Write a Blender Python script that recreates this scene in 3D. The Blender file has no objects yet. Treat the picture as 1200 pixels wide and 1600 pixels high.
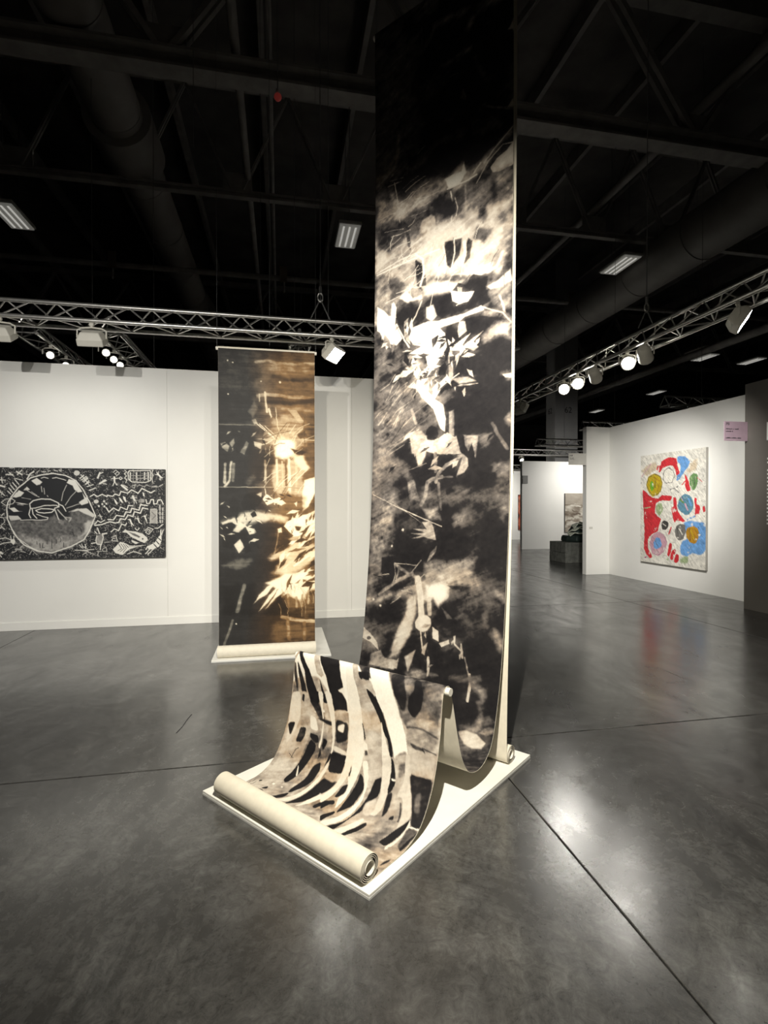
import bpy, bmesh, math, random
import numpy as np
from mathutils import Vector, Matrix

# ------------------------------------------------------------------ camera, world, exposure
SC = bpy.context.scene
COL = SC.collection
cd = bpy.data.cameras.new('camera'); cam = bpy.data.objects.new('camera', cd); COL.objects.link(cam)
cd.sensor_fit = 'VERTICAL'; cd.sensor_height = 36.0; cd.lens = 36.0 * 816 / 1600
cd.clip_start = 0.05; cd.clip_end = 200
cam.location = (0, 0, 1.6)
cam.rotation_euler = (math.radians(90 - 0.56), 0, 0)
SC.camera = cam
vs = SC.view_settings
vs.view_transform = 'Standard'; vs.look = 'None'; vs.gamma = 1.0; vs.use_curve_mapping = False
vs.exposure = 1.3
SC.cycles.use_denoising = True
SC.cycles.max_bounces = 8; SC.cycles.diffuse_bounces = 4; SC.cycles.glossy_bounces = 4
SC.cycles.sample_clamp_indirect = 4.0
wd = bpy.data.worlds.new('hall_dark'); SC.world = wd; wd.use_nodes = True
wd.node_tree.nodes['Background'].inputs[0].default_value = (0.9, 0.95, 1.0, 1)
wd.node_tree.nodes['Background'].inputs[1].default_value = 0.0

# the booths stand on a grid turned by TH from the camera; gp() turns grid metres into world metres
TH = math.radians(11.26)
CX, SX = math.cos(TH), math.sin(TH)
def gp(x, y, z=0.0):
    return Vector((x * CX - y * SX, x * SX + y * CX, z))
# the large scroll's own frame: corner of its plinth, a = across (to the left), b = to the rear
SA = math.radians(50.514)

# ------------------------------------------------------------------ materials
MATS = {}
def ramp(nt, fac, stops):
    r = nt.nodes.new('ShaderNodeValToRGB')
    e = r.color_ramp.elements
    while len(e) < len(stops): e.new(0.5)
    for i, (p, c) in enumerate(stops):
        e[i].position = p; e[i].color = (*c, 1) if len(c) == 3 else c
    nt.links.new(fac, r.inputs[0]); return r.outputs[0]
def noise(nt, scale, detail=4, rough=0.55, dist=0.0, vec=None, stretch=None):
    n = nt.nodes.new('ShaderNodeTexNoise')
    n.inputs['Scale'].default_value = scale; n.inputs['Detail'].default_value = detail
    n.inputs['Roughness'].default_value = rough; n.inputs['Distortion'].default_value = dist
    if stretch is not None:
        m = nt.nodes.new('ShaderNodeMapping'); m.inputs['Scale'].default_value = stretch[:3]
        if len(stretch) > 3: m.inputs['Rotation'].default_value = (0, 0, stretch[3])
        nt.links.new(vec, m.inputs[0]); vec = m.outputs[0]
    if vec is not None: nt.links.new(vec, n.inputs['Vector'])
    return n.outputs['Fac']
def mat(name, col, rough=0.6, metal=0.0, var=0.12, scale=6.0, bump=0.0, bscale=80.0, emit=0.0, ecol=None, spec=0.5, coord='Object'):
    if name in MATS: return MATS[name]
    m = bpy.data.materials.new(name); m.use_nodes = True; nt = m.node_tree
    p = nt.nodes['Principled BSDF']
    tc = nt.nodes.new('ShaderNodeTexCoord')
    f = noise(nt, scale, vec=tc.outputs[coord])
    lo = [c * (1 - var) for c in col]; hi = [min(1, c * (1 + var)) for c in col]
    nt.links.new(ramp(nt, f, [(0.3, lo), (0.7, hi)]), p.inputs['Base Color'])
    p.inputs['Roughness'].default_value = rough; p.inputs['Metallic'].default_value = metal
    p.inputs['Specular IOR Level'].default_value = spec
    if bump:
        b = nt.nodes.new('ShaderNodeBump'); b.inputs['Strength'].default_value = bump; b.inputs['Distance'].default_value = 0.002
        nt.links.new(noise(nt, bscale, vec=tc.outputs[coord]), b.inputs['Height'])
        nt.links.new(b.outputs[0], p.inputs['Normal'])
    if emit:
        p.inputs['Emission Color'].default_value = (*(ecol or col), 1); p.inputs['Emission Strength'].default_value = emit
    MATS[name] = m; return m
def print_mat(name, rough=0.55, bump=0.15, bscale=700.0, spec=0.35):
    """printed or painted surface: the pigment is stored per vertex, weave and gloss come from nodes"""
    m = bpy.data.materials.new(name); m.use_nodes = True; nt = m.node_tree
    p = nt.nodes['Principled BSDF']
    a = nt.nodes.new('ShaderNodeVertexColor'); a.layer_name = 'pigment'
    tc = nt.nodes.new('ShaderNodeTexCoord')
    mx = nt.nodes.new('ShaderNodeMix'); mx.data_type = 'RGBA'; mx.blend_type = 'MULTIPLY'; mx.inputs[0].default_value = 1.0
    nt.links.new(a.outputs[0], mx.inputs[6])
    nt.links.new(ramp(nt, noise(nt, 90, vec=tc.outputs['Object']), [(0.2, (0.86, 0.86, 0.86)), (0.8, (1, 1, 1))]), mx.inputs[7])
    nt.links.new(mx.outputs[2], p.inputs['Base Color'])
    p.inputs['Roughness'].default_value = rough; p.inputs['Specular IOR Level'].default_value = spec
    b = nt.nodes.new('ShaderNodeBump'); b.inputs['Strength'].default_value = bump; b.inputs['Distance'].default_value = 0.001
    nt.links.new(noise(nt, bscale, 2, vec=tc.outputs['Object']), b.inputs['Height']); nt.links.new(b.outputs[0], p.inputs['Normal'])
    return m
def concrete_floor():
    m = bpy.data.materials.new('polished_concrete'); m.use_nodes = True; nt = m.node_tree
    p = nt.nodes['Principled BSDF']; g = nt.nodes.new('ShaderNodeNewGeometry').outputs['Position']
    big = noise(nt, 0.5, 8, 0.62, 0.6, g)
    mid = noise(nt, 2.2, 10, 0.68, 1.4, g, (1.0, 0.5, 1, 0.6))
    fine = noise(nt, 17, 10, 0.78, 1.2, g)
    vein = noise(nt, 1.3, 10, 0.7, 2.2, g, (1.0, 0.7, 1, -0.4))
    c1 = ramp(nt, big, [(0.30, (0.032, 0.032, 0.032)), (0.50, (0.060, 0.060, 0.0595)), (0.68, (0.098, 0.0975, 0.0955))])
    c2 = ramp(nt, mid, [(0.28, (0.20, 0.20, 0.20)), (0.48, (0.48, 0.48, 0.48)), (0.72, (0.80, 0.80, 0.79))])
    c3 = ramp(nt, fine, [(0.30, (0.22, 0.22, 0.22)), (0.70, (0.80, 0.80, 0.79))])
    c4 = ramp(nt, vein, [(0.40, (0.52, 0.52, 0.52)), (0.485, (0.34, 0.335, 0.33)), (0.50, (0.30, 0.295, 0.29)), (0.515, (0.36, 0.355, 0.35)), (0.60, (0.52, 0.52, 0.52))])
    def ov(a, b, f):
        x = nt.nodes.new('ShaderNodeMix'); x.data_type = 'RGBA'; x.blend_type = 'OVERLAY'; x.inputs[0].default_value = f
        nt.links.new(a, x.inputs[6]); nt.links.new(b, x.inputs[7]); return x.outputs[2]
    nt.links.new(ov(ov(ov(c1, c2, 0.9), c3, 0.85), c4, 0.8), p.inputs['Base Color'])
    r = ramp(nt, mid, [(0.3, (0.29,) * 3), (0.7, (0.16,) * 3)])
    nt.links.new(r, p.inputs['Roughness'])
    p.inputs['Specular IOR Level'].default_value = 1.0
    b = nt.nodes.new('ShaderNodeBump'); b.inputs['Strength'].default_value = 0.07; b.inputs['Distance'].default_value = 0.01
    nt.links.new(noise(nt, 5.0, 6, 0.6, 0.5, g), b.inputs['Height']); nt.links.new(b.outputs[0], p.inputs['Normal'])
    return m
M_FLOOR = concrete_floor()
M_WALL = mat('white_booth_paint', (0.80, 0.795, 0.76), 0.75, var=0.02, scale=1.2, bump=0.05, bscale=120)
M_DARKWALL = mat('dark_grey_paint', (0.140, 0.130, 0.117), 0.8, var=0.05, scale=2)
M_PLINTH = mat('white_plinth_paint', (0.82, 0.81, 0.76), 0.5, var=0.03, scale=9)
M_CANVAS = mat('raw_canvas', (0.72, 0.675, 0.565), 0.85, var=0.05, scale=25, bump=0.25, bscale=600, spec=0.2)
M_ROD = mat('white_rod', (0.80, 0.77, 0.68), 0.5, var=0.03)
M_ALU = mat('truss_aluminium', (0.62, 0.61, 0.58), 0.34, metal=0.85, var=0.1, scale=20)
M_LAMP = mat('lamp_cream', (0.62, 0.60, 0.53), 0.5, var=0.04)
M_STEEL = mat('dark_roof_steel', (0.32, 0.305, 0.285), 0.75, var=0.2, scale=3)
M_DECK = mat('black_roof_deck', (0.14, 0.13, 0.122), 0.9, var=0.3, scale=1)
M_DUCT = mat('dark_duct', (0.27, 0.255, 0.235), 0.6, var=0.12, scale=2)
M_CABLE = mat('grey_cable', (0.16, 0.16, 0.155), 0.5)
M_CONC = mat('dark_concrete_block', (0.15, 0.155, 0.14), 0.85, var=0.35, scale=9, bump=0.4, bscale=40)
M_COLUMN = mat('grey_column', (0.33, 0.33, 0.33), 0.8, var=0.06, scale=2)
M_INK = mat('black_ink', (0.03, 0.03, 0.035), 0.6)
M_LETTER = mat('white_letter', (0.85, 0.85, 0.82), 0.6)
M_GREEN = mat('bronze_green', (0.035, 0.055, 0.050), 0.35, metal=0.3, var=0.4, scale=8)
M_PALE = mat('pale_patina', (0.62, 0.66, 0.56), 0.5, var=0.2, scale=12)
M_PINK = mat('pink_card', (0.58, 0.42, 0.51), 0.6, var=0.06, scale=8)
M_CARD = mat('grey_card', (0.55, 0.54, 0.50), 0.6, var=0.05)
M_LENS = mat('lit_lens', (1.0, 0.97, 0.86), 0.4, var=0.0, emit=20.0)
M_LENSFAR = mat('lit_lens_far', (1.0, 0.97, 0.86), 0.4, var=0.0, emit=3.0)
M_LENSOFF = mat('dull_lens', (0.25, 0.25, 0.24), 0.3)
M_RED = mat('red_glass', (0.40, 0.05, 0.04), 0.3, emit=0.05)
M_HIGHBAY = mat('highbay_diffuser', (0.75, 0.73, 0.66), 0.5, var=0.06, scale=4, emit=0.045)
M_TUBE = mat('highbay_tube', (0.95, 0.93, 0.86), 0.4, emit=0.16)
M_HOUSING = mat('highbay_housing', (0.55, 0.54, 0.50), 0.6)

# ------------------------------------------------------------------ builders
def box(x0, x1, y0, y1, z0, z1):
    v = [(x, y, z) for z in (z0, z1) for y in (y0, y1) for x in (x0, x1)]
    f = [(0, 2, 3, 1), (4, 5, 7, 6), (0, 1, 5, 4), (2, 6, 7, 3), (0, 4, 6, 2), (1, 3, 7, 5)]
    return v, f
def cyl(p, q, r, n=8, r2=None, caps=True):
    p, q = Vector(p), Vector(q); d = (q - p).normalized()
    u = d.orthogonal().normalized(); w = d.cross(u); r2 = r if r2 is None else r2
    v = []
    for c, rr in ((p, r), (q, r2)):
        for i in range(n):
            t = 2 * math.pi * i / n; v.append(tuple(c + u * rr * math.cos(t) + w * rr * math.sin(t)))
    f = [(i, (i + 1) % n, n + (i + 1) % n, n + i) for i in range(n)]
    if caps: f += [tuple(range(n - 1, -1, -1)), tuple(range(n, 2 * n))]
    return v, f
def tube(pts, r, n=8):
    pts = [Vector(p) for p in pts]; v, f = [], []
    for k, p in enumerate(pts):
        d = (pts[min(k + 1, len(pts) - 1)] - pts[max(k - 1, 0)]).normalized()
        u = d.cross(Vector((0.31, 0.2, 0.93))).normalized(); w = d.cross(u)
        for i in range(n):
            t = 2 * math.pi * i / n; v.append(tuple(p + u * r * math.cos(t) + w * r * math.sin(t)))
    for k in range(len(pts) - 1):
        for i in range(n):
            f.append((k * n + i, k * n + (i + 1) % n, (k + 1) * n + (i + 1) % n, (k + 1) * n + i))
    f += [tuple(range(n - 1, -1, -1)), tuple(range((len(pts) - 1) * n, len(pts) * n))]
    return v, f
def lathe(prof, n=24, axis='z'):
    v, f = [], []
    for (r, z) in prof:
        for i in range(n):
            t = 2 * math.pi * i / n; v.append((r * math.cos(t), r * math.sin(t), z))
    for k in range(len(prof) - 1):
        for i in range(n):
            f.append((k * n + i, k * n + (i + 1) % n, (k + 1) * n + (i + 1) % n, (k + 1) * n + i))
    f += [tuple(range(n - 1, -1, -1)), tuple(range((len(prof) - 1) * n, len(prof) * n))]
    return v, f
def join(*gs):
    v, f = [], []
    for a, b in gs:
        o = len(v); v += list(a); f += [tuple(i + o for i in q) for q in b]
    return v, f
def obj(name, geo, m, parent=None, loc=(0, 0, 0), rotz=0.0, bevel=0.0, smooth=False, quat=None, kind=None):
    if isinstance(geo, bpy.types.Mesh): me = geo
    else:
        me = bpy.data.meshes.new(name); me.from_pydata(geo[0], [], geo[1])
        bm = bmesh.new(); bm.from_mesh(me)
        bmesh.ops.recalc_face_normals(bm, faces=bm.faces)
        if bevel:
            es = [e for e in bm.edges if len(e.link_faces) == 2 and e.calc_face_angle(0) > 0.6]
            bmesh.ops.bevel(bm, geom=es, offset=bevel, segments=2, profile=0.5, affect='EDGES', clamp_overlap=True)
        bm.to_mesh(me); bm.free()
        if m is not None: me.materials.append(m)
        if smooth:
            me.shade_smooth()
            try: me.set_sharp_from_angle(angle=0.7)
            except Exception: pass
    o = bpy.data.objects.new(name, me); COL.objects.link(o)
    o.parent = parent; o.location = loc
    if quat is not None: o.rotation_mode = 'QUATERNION'; o.rotation_quaternion = quat
    else: o.rotation_euler = (0, 0, rotz)
    if kind: o['kind'] = kind
    return o
def tag(o, label=None, cat=None, group=None, kind=None):
    if label: o['label'] = label
    if cat: o['category'] = cat
    if group: o['group'] = group
    if kind: o['kind'] = kind
    return o
def thing(name, label, cat, loc=(0, 0, 0), rotz=0.0, group=None, kind=None):
    o = bpy.data.objects.new(name, None); COL.objects.link(o); o.empty_display_size = 0.1
    o.location = loc; o.rotation_euler = (0, 0, rotz)
    return tag(o, label, cat, group, kind)
def text_mesh(s, size, extrude=0.0):
    c = bpy.data.curves.new('lettering', 'FONT'); c.body = s; c.size = size; c.extrude = extrude
    t = bpy.data.objects.new('lettering', c); COL.objects.link(t)
    dg = bpy.context.evaluated_depsgraph_get()
    me = bpy.data.meshes.new_from_object(t.evaluated_get(dg)); me.name = 'lettering'
    bpy.data.objects.remove(t); bpy.data.curves.remove(c)
    return me
def spot(name, parent, loc, target, watts, size, blend=0.5, radius=0.05, col=(1.0, 0.93, 0.80)):
    """a lamp's own light, in world metres, parented to its fixture"""
    l = bpy.data.lights.new(name, 'SPOT'); l.energy = watts; l.spot_size = math.radians(size); l.spot_blend = blend
    l.shadow_soft_size = radius; l.color = col
    o = bpy.data.objects.new(name, l); COL.objects.link(o)
    o.location = loc; o.rotation_mode = 'QUATERNION'
    o.rotation_quaternion = (Vector(target) - Vector(loc)).to_track_quat('-Z', 'Y')
    if parent is not None:
        bpy.context.view_layer.update()
        o.parent = parent; o.matrix_parent_inverse = parent.matrix_world.inverted()
    return o

# ------------------------------------------------------------------ the setting
floor = obj('floor', box(-40, 44, -8, 64, -0.20, -0.045), mat('joint_filler', (0.05, 0.048, 0.045), 0.9), rotz=TH, kind='structure')
PITCH, J = 4.44, 0.0035
slab_me = None
for i in range(-7, 8):
    for j in range(-2, 9):
        x0, y0 = 1.32 + (i - 1) * PITCH, 3.37 + (j - 1) * PITCH
        if slab_me is None:
            s = obj('slab', box(J, PITCH - J, J, PITCH - J, -0.045, 0.0), M_FLOOR, floor, (x0, y0, 0), bevel=0.004); slab_me = s.data
        else: obj('slab', slab_me, None, floor, (x0, y0, 0))
obj('hairline_crack', join(tube([(-0.722, 3.898, 0.0002), (-0.70, 4.00, 0.0002), (-0.687, 4.13, 0.0002), (-0.672, 4.222, 0.0002)], 0.0035, 5)), M_INK, floor)
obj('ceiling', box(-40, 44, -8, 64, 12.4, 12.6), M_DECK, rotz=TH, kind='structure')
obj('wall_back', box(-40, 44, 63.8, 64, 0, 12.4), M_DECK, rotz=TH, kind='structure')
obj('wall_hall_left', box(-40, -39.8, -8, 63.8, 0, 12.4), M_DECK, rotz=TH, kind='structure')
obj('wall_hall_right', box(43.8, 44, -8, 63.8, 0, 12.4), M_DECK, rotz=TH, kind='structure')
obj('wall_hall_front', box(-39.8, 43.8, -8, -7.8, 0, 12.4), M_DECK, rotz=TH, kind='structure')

WY, WH = 7.53, 3.47
wl = obj('wall_left', box(-9.0, 2.10, WY + 0.012, WY + 0.16, 0, WH - 0.004), M_WALL, rotz=TH, kind='structure')
xs = [-9.0, -6.54, -4.02, -1.50, 1.02, 2.10]
for a, b in zip(xs[:-1], xs[1:]):
    obj('wall_panel', box(a + 0.0008, b - 0.0008, WY, WY + 0.012, 0, WH), M_WALL, wl, bevel=0.0007)
bl = obj('baseboard_left', box(-9.0, 2.10, WY - 0.012, WY, 0, 0.105), M_WALL, rotz=TH, bevel=0.003, kind='structure')
obj('wall_right', box(7.69, 7.85, 6.95, 11.30, 0, WH + 0.02), M_WALL, rotz=TH, kind='structure')
obj('wall_return', box(7.085, 7.69, 11.15, 11.30, 0, WH + 0.02), M_WALL, rotz=TH, kind='structure')
wdk = obj('wall_dark', box(7.165, 7.45, -2.0, 6.95, 0, WH + 0.05), M_DARKWALL, rotz=TH, kind='structure')
obj('wall_far', box(8.95, 15.0, 18.3, 18.45, 0, 3.33), M_WALL, rotz=TH, kind='structure')
obj('wall_distant', box(7.0, 13.0, 23.8, 23.95, 0, 3.35), M_WALL, rotz=TH, kind='structure')
# white vinyl wall text on the dark wall: the edge of a heading and of a column of lines
hd = obj('heading_letter', box(7.161, 7.165, 6.30, 6.572, 2.60, 2.87), M_LETTER, wdk)
for k in range(17):
    z = 2.31 - k * 0.057 - (0.06 if k > 1 else 0)
    w = random.Random(k).uniform(0.75, 1.0)
    obj('text_line', join(*[box(7.162, 7.165, 6.562 - q * 0.055 - 0.042, 6.562 - q * 0.055, z, z + 0.026) for q in range(int(22 * w))]), M_LETTER, wdk)

# ------------------------------------------------------------------ roof: trusses, beams, ducts, pipes
def roof_truss(y, z, h, flange, web, nodes, half, name, label):
    r = thing(name, label, 'roof truss', gp(0, y, z), TH, kind='structure')
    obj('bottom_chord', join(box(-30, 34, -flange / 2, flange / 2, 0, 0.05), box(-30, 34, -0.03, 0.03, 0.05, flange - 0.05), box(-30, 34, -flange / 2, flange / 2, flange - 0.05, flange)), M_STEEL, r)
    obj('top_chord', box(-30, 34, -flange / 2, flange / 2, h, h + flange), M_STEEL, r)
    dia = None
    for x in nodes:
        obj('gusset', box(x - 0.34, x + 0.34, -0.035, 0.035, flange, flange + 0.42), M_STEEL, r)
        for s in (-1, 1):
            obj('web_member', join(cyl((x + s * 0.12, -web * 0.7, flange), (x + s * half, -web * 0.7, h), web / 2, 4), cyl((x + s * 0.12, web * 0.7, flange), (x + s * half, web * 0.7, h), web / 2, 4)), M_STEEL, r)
    return r
roof_truss(9.44, 8.95, 2.9, 0.34, 0.14, [-14.7 + 5.15 * k + 2.52 for k in range(8)], 1.9, 'roof_truss', 'heavy dark steel roof truss above the tall hanging canvas')
roof_truss(13.2, 9.1, 2.6, 0.16, 0.07, [-13 + 2.4 * k for k in range(14)], 1.2, 'roof_truss', 'slimmer dark steel roof truss behind the heavy one')
roof_truss(25.0, 9.1, 2.6, 0.2, 0.1, [-20 + 3 * k for k in range(16)], 1.5, 'roof_truss', 'far dark steel roof truss deep in the hall')
rj = thing('roof_joists', 'row of dark roof joists under the black deck', 'roof joists', gp(0, 0, 12.0), TH, kind='structure')
jm = None
for k in range(26):
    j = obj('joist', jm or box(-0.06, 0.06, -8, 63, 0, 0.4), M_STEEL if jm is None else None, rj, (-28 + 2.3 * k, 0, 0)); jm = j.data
rb = thing('roof_pipe', 'long dark sprinkler main crossing the roof with hanger boxes', 'pipe', gp(0, 17.25, 8.97), TH)
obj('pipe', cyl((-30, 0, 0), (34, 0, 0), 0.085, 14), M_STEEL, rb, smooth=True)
for x in (-4.96, 0.12, 5.2, 10.3):
    h = obj('hanger_box', box(x - 0.12, x + 0.12, -0.16, -0.08, -0.16, 0.34), mat('hanger_tan', (0.16, 0.13, 0.09), 0.7), rb, bevel=0.01)
    obj('hook', cyl((x + 0.02, -0.12, -0.16), (x + 0.02, -0.12, -0.5), 0.03, 8), M_STEEL, h)
def duct(x, z, r, y0, y1, collars, label):
    t = thing('air_duct', label, 'duct', gp(x, 0, z), TH)
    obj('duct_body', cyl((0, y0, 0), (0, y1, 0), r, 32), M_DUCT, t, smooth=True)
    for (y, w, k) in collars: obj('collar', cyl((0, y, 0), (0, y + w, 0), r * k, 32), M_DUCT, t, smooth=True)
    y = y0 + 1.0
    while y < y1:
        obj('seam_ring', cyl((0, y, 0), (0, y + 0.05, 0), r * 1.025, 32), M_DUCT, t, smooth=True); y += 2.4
duct(-3.37, 9.9, 0.52, -6, 40, [(12.0, 1.4, 1.32), (23.0, 1.6, 1.3)], 'round dark air duct with a thick collar above the white wall')
duct(10.8, 8.7, 0.65, -6, 40, [], 'wide round dark air duct above the truss by the colourful painting')
for (x, z, r, lab) in ((-0.75, 9.6, 0.08, 'slim dark roof pipe beside the collared air duct'), (-0.17, 9.7, 0.05, 'thinnest roof pipe running beside the slim dark one'), (8.5, 9.8, 0.10, 'dark roof pipe running beside the wide air duct'), (15.5, 7.4, 0.14, 'low dark roof pipe beyond the truss by the colourful painting')):
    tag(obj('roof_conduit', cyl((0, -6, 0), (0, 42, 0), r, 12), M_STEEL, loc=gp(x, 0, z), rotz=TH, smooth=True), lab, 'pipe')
# grey concrete column with its number
colm = obj('column', box(-0.55, 0.55, -0.4, 0.4, 0, 12.4), M_COLUMN, loc=gp(12.31, 21.3, 0), rotz=TH, bevel=0.03, kind='structure')
n62 = obj('number', text_mesh('62', 0.36, 0.002), M_INK, colm); n62.rotation_euler = (math.pi / 2, 0, 0); n62.location = (-0.10, -0.404, 5.72); n62.data.materials.append(M_INK)
n63 = obj('number', text_mesh('62', 0.36, 0.002), None, colm); n63.rotation_euler = (math.pi / 2, 0, -math.pi / 2); n63.location = (-0.554, 0.2, 5.72); n63.data.materials.append(M_INK)

# ------------------------------------------------------------------ high-bay lights
def highbay(x, y, z, label):
    t = thing('high_bay_light', label, 'ceiling light', gp(x, y, z), TH, group='high bay lights under the roof')
    obj('housing', box(-0.29, 0.29, -0.62, 0.62, 0.03, 0.11), M_HOUSING, t, bevel=0.02)
    d = obj('diffuser', box(-0.26, 0.26, -0.58, 0.58, 0.0, 0.03), M_HIGHBAY, t, bevel=0.008)
    for k in range(3): obj('tube', box(-0.17 + k * 0.15, -0.13 + k * 0.15, -0.5, 0.5, -0.014, 0.0), M_TUBE, d)
    obj('hanger', join(cyl((0, -0.4, 0.11), (0, -0.4, 12.4 - z), 0.01, 6), cyl((0, 0.4, 0.11), (0, 0.4, 12.4 - z), 0.01, 6)), M_CABLE, t)
for (x, y, lab) in ((-6.35, 14.2, 'high bay light hanging beyond the collared air duct'), (1.73, 13.55, 'high bay light hanging above the brown canvas'), (9.7, 13.6, 'high bay light hanging beside the wide air duct'),
                    (22.3, 21.3, 'high bay light hanging far right above the dark grey wall'), (22.7, 28.3, 'high bay light hanging far off above the white side wall'), (18.6, 20.4, 'high bay light hanging beyond the side truss'),
                    (22.8, 34.6, 'small distant high bay light beyond the numbered column'), (19.6, 21.2, 'high bay light hanging just behind another beyond the side truss'), (15.2, 32.0, 'small distant high bay light beside the numbered column'),
                    (9.0, 33.0, 'tiny distant high bay light left of the numbered column')):
    highbay(x, y, 8.6, lab)

# ------------------------------------------------------------------ lighting trusses
def light_truss(length, loc, along, label, pitch=0.25, side=0.29, hgt=0.22, rc=0.024, rb=0.009, fine=True, group=None):
    """triangular aluminium truss: two bottom chords and one top chord, local x along its length"""
    t = thing('lighting_truss', label, 'truss', loc, along, group)
    Cs = [(0, 0), (side, 0), (side / 2, hgt)]
    for (y, z) in Cs: obj('chord', cyl((0, y, z), (length, y, z), rc, 12), M_ALU, t, smooth=True)
    n = int(length / pitch); acc = []
    pairs = [(0, 2), (1, 2), (0, 1)]; pairs = pairs[:3]
    shared = {}
    for k in range(n):
        for w, (p, q) in enumerate(pairs):
            a, b = (Cs[p], Cs[q]) if (k + w) % 2 == 0 else (Cs[q], Cs[p])
            key = (w, (k + w) % 2)
            g = cyl((0, a[0], a[1]), (pitch, b[0], b[1]), rb, 6)
            if fine:
                if key in shared: o = obj('brace', shared[key], None, t, (k * pitch, 0, 0))
                else: o = obj('brace', g, M_ALU, t, (k * pitch, 0, 0), smooth=True); shared[key] = o.data
            else: acc.append(([(x + k * pitch, y, z) for x, y, z in g[0]], g[1]))
    if acc: obj('lattice', join(*acc), M_ALU, t, kind='stuff')
    for e in (0, length): obj('end_frame', join(*[cyl((e, *Cs[p]), (e, *Cs[q]), rb * 1.3, 6) for p, q in pairs]), M_ALU, t)
    return t
TZ = 3.66
light_truss(9.0, gp(-5.95, 6.32, TZ), TH, 'long aluminium lighting truss hanging in front of the white wall')
light_truss(9.25, gp(4.75, 2.0, TZ), TH + math.pi / 2, 'long aluminium lighting truss running back towards the numbered column')
light_truss(8.0, gp(-4.0, 0.72, TZ), TH, 'aluminium lighting truss overhead carrying the front lamps', fine=False)
FAR = [(8.22, 13.0, 3.75, 5.0, 0, 'aluminium truss ending above the white side wall corner'), (8.43, 16.0, 3.66, 5.0, 0, 'aluminium truss passing in front of the numbered column'),
       (8.76, 10.5, 3.95, 4.0, 0, 'aluminium truss end rising behind the colourful painting'), (6.2, 19.5, 3.7, 8.0, 0, 'far aluminium truss above the distant booth'),
       (7.0, 21.6, 3.25, 6.0, 0, 'lower far aluminium truss by the distant booth'), (-3.2, 7.8, 3.93, 8.0, 1, 'outer aluminium truss running away behind the white wall'),
       (-2.15, 7.8, 3.98, 6.0, 1, 'middle aluminium truss with spots behind the white wall'), (0.43, 7.8, 3.98, 5.0, 1, 'inner aluminium truss behind the white wall beyond the brown canvas')]
for (x, y, z, L, up, lab) in FAR: light_truss(L, gp(x, y, z), TH + up * math.pi / 2, lab, fine=False)

# ------------------------------------------------------------------ lamps
def lamp_head(kind, t, head, quat, on, far=False, sc=1.0):
    lens_m = (M_LENSFAR if far else M_LENS) if on else M_LENSOFF
    if kind == 'spot':      # round head, front towards -z
        h = obj('housing', lathe([(0.0, 0.15), (0.045, 0.148), (0.072, 0.12), (0.082, 0.06), (0.085, -0.04), (0.09, -0.06), (0.09, -0.075), (0.078, -0.075), (0.07, -0.05), (0.0, -0.048)], 24), M_LAMP, t, head, quat=quat, smooth=True)
        obj('lens', lathe([(0.0, -0.062), (0.05, -0.061), (0.072, -0.055), (0.072, -0.05), (0.0, -0.05)], 24), lens_m, h)
    elif kind == 'flood':   # wide box with tapered back
        w, hh = 0.135, 0.10
        v = [(-w, -hh, -0.07), (w, -hh, -0.07), (w, hh, -0.07), (-w, hh, -0.07), (-w, -hh, 0.0), (w, -hh, 0.0), (w, hh, 0.0), (-w, hh, 0.0), (-w * 0.7, -hh * 0.6, 0.075), (w * 0.7, -hh * 0.6, 0.075), (w * 0.7, hh * 0.6, 0.075), (-w * 0.7, hh * 0.6, 0.075)]
        f = [(3, 2, 1, 0), (8, 9, 10, 11)]
        for b in (0, 4):
            f += [(b + i, b + (i + 1) % 4, b + 4 + (i + 1) % 4, b + 4 + i) for i in range(4)]
        h = obj('housing', (v, f), M_LAMP, t, head, quat=quat, bevel=0.012)
        obj('lens', box(-w * 0.88, w * 0.88, -hh * 0.84, hh * 0.84, -0.0708, -0.069), lens_m, h, bevel=0.003)
    h.scale = (sc, sc, sc)
    return h
def lamp(kind, base, target, on, label, watts=0, size=50, blend=0.5, drop=0.22, col=(1.0, 0.93, 0.80), far=False, light_radius=0.05, group=None, sc=1.0, off=None):
    """base: point on the truss chord the lamp clamps to (grid metres); target: grid metres"""
    b = gp(*base); tg = gp(*target); head = Vector((0, 0, -drop))
    t = thing('truss_flood_lamp' if kind == 'flood' else 'truss_spot_lamp', label, 'lamp', b, 0.0, group)
    d = (tg - (b + head)).normalized()
    q = d.to_track_quat('-Z', 'Y')
    lamp_head(kind, t, head, q, on and not off, far, sc)
    side = d.cross(Vector((0, 0, 1)));
    side = side.normalized() if side.length > 1e-3 else Vector((1, 0, 0))
    w = 0.15 if kind == 'flood' else 0.1
    obj('yoke', join(*[tube([tuple(head + side * w * s), tuple(head * 0.5 + side * w * s), tuple(head * 0.36 + side * w * s * 0.7), tuple(head * 0.3)], 0.009, 6) for s in (-1, 1)]), M_LAMP, t)
    obj('clamp', join(cyl((0, 0, -drop * 0.32), (0, 0, 0.0), 0.012, 8), cyl(tuple(side * -0.022 + Vector((0, 0, -0.019))), tuple(side * 0.022 + Vector((0, 0, -0.019))), 0.019, 14)), M_LAMP, t)
    if watts: spot(off + '_offscreen' if off else 'beam', t, b + head + d * 0.10, tg, watts, size, blend, light_radius, col)
    return t
WARM = (1.0, 0.93, 0.79); NEUT = (1.0, 0.965, 0.90)
Z0 = TZ - 0.024
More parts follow.
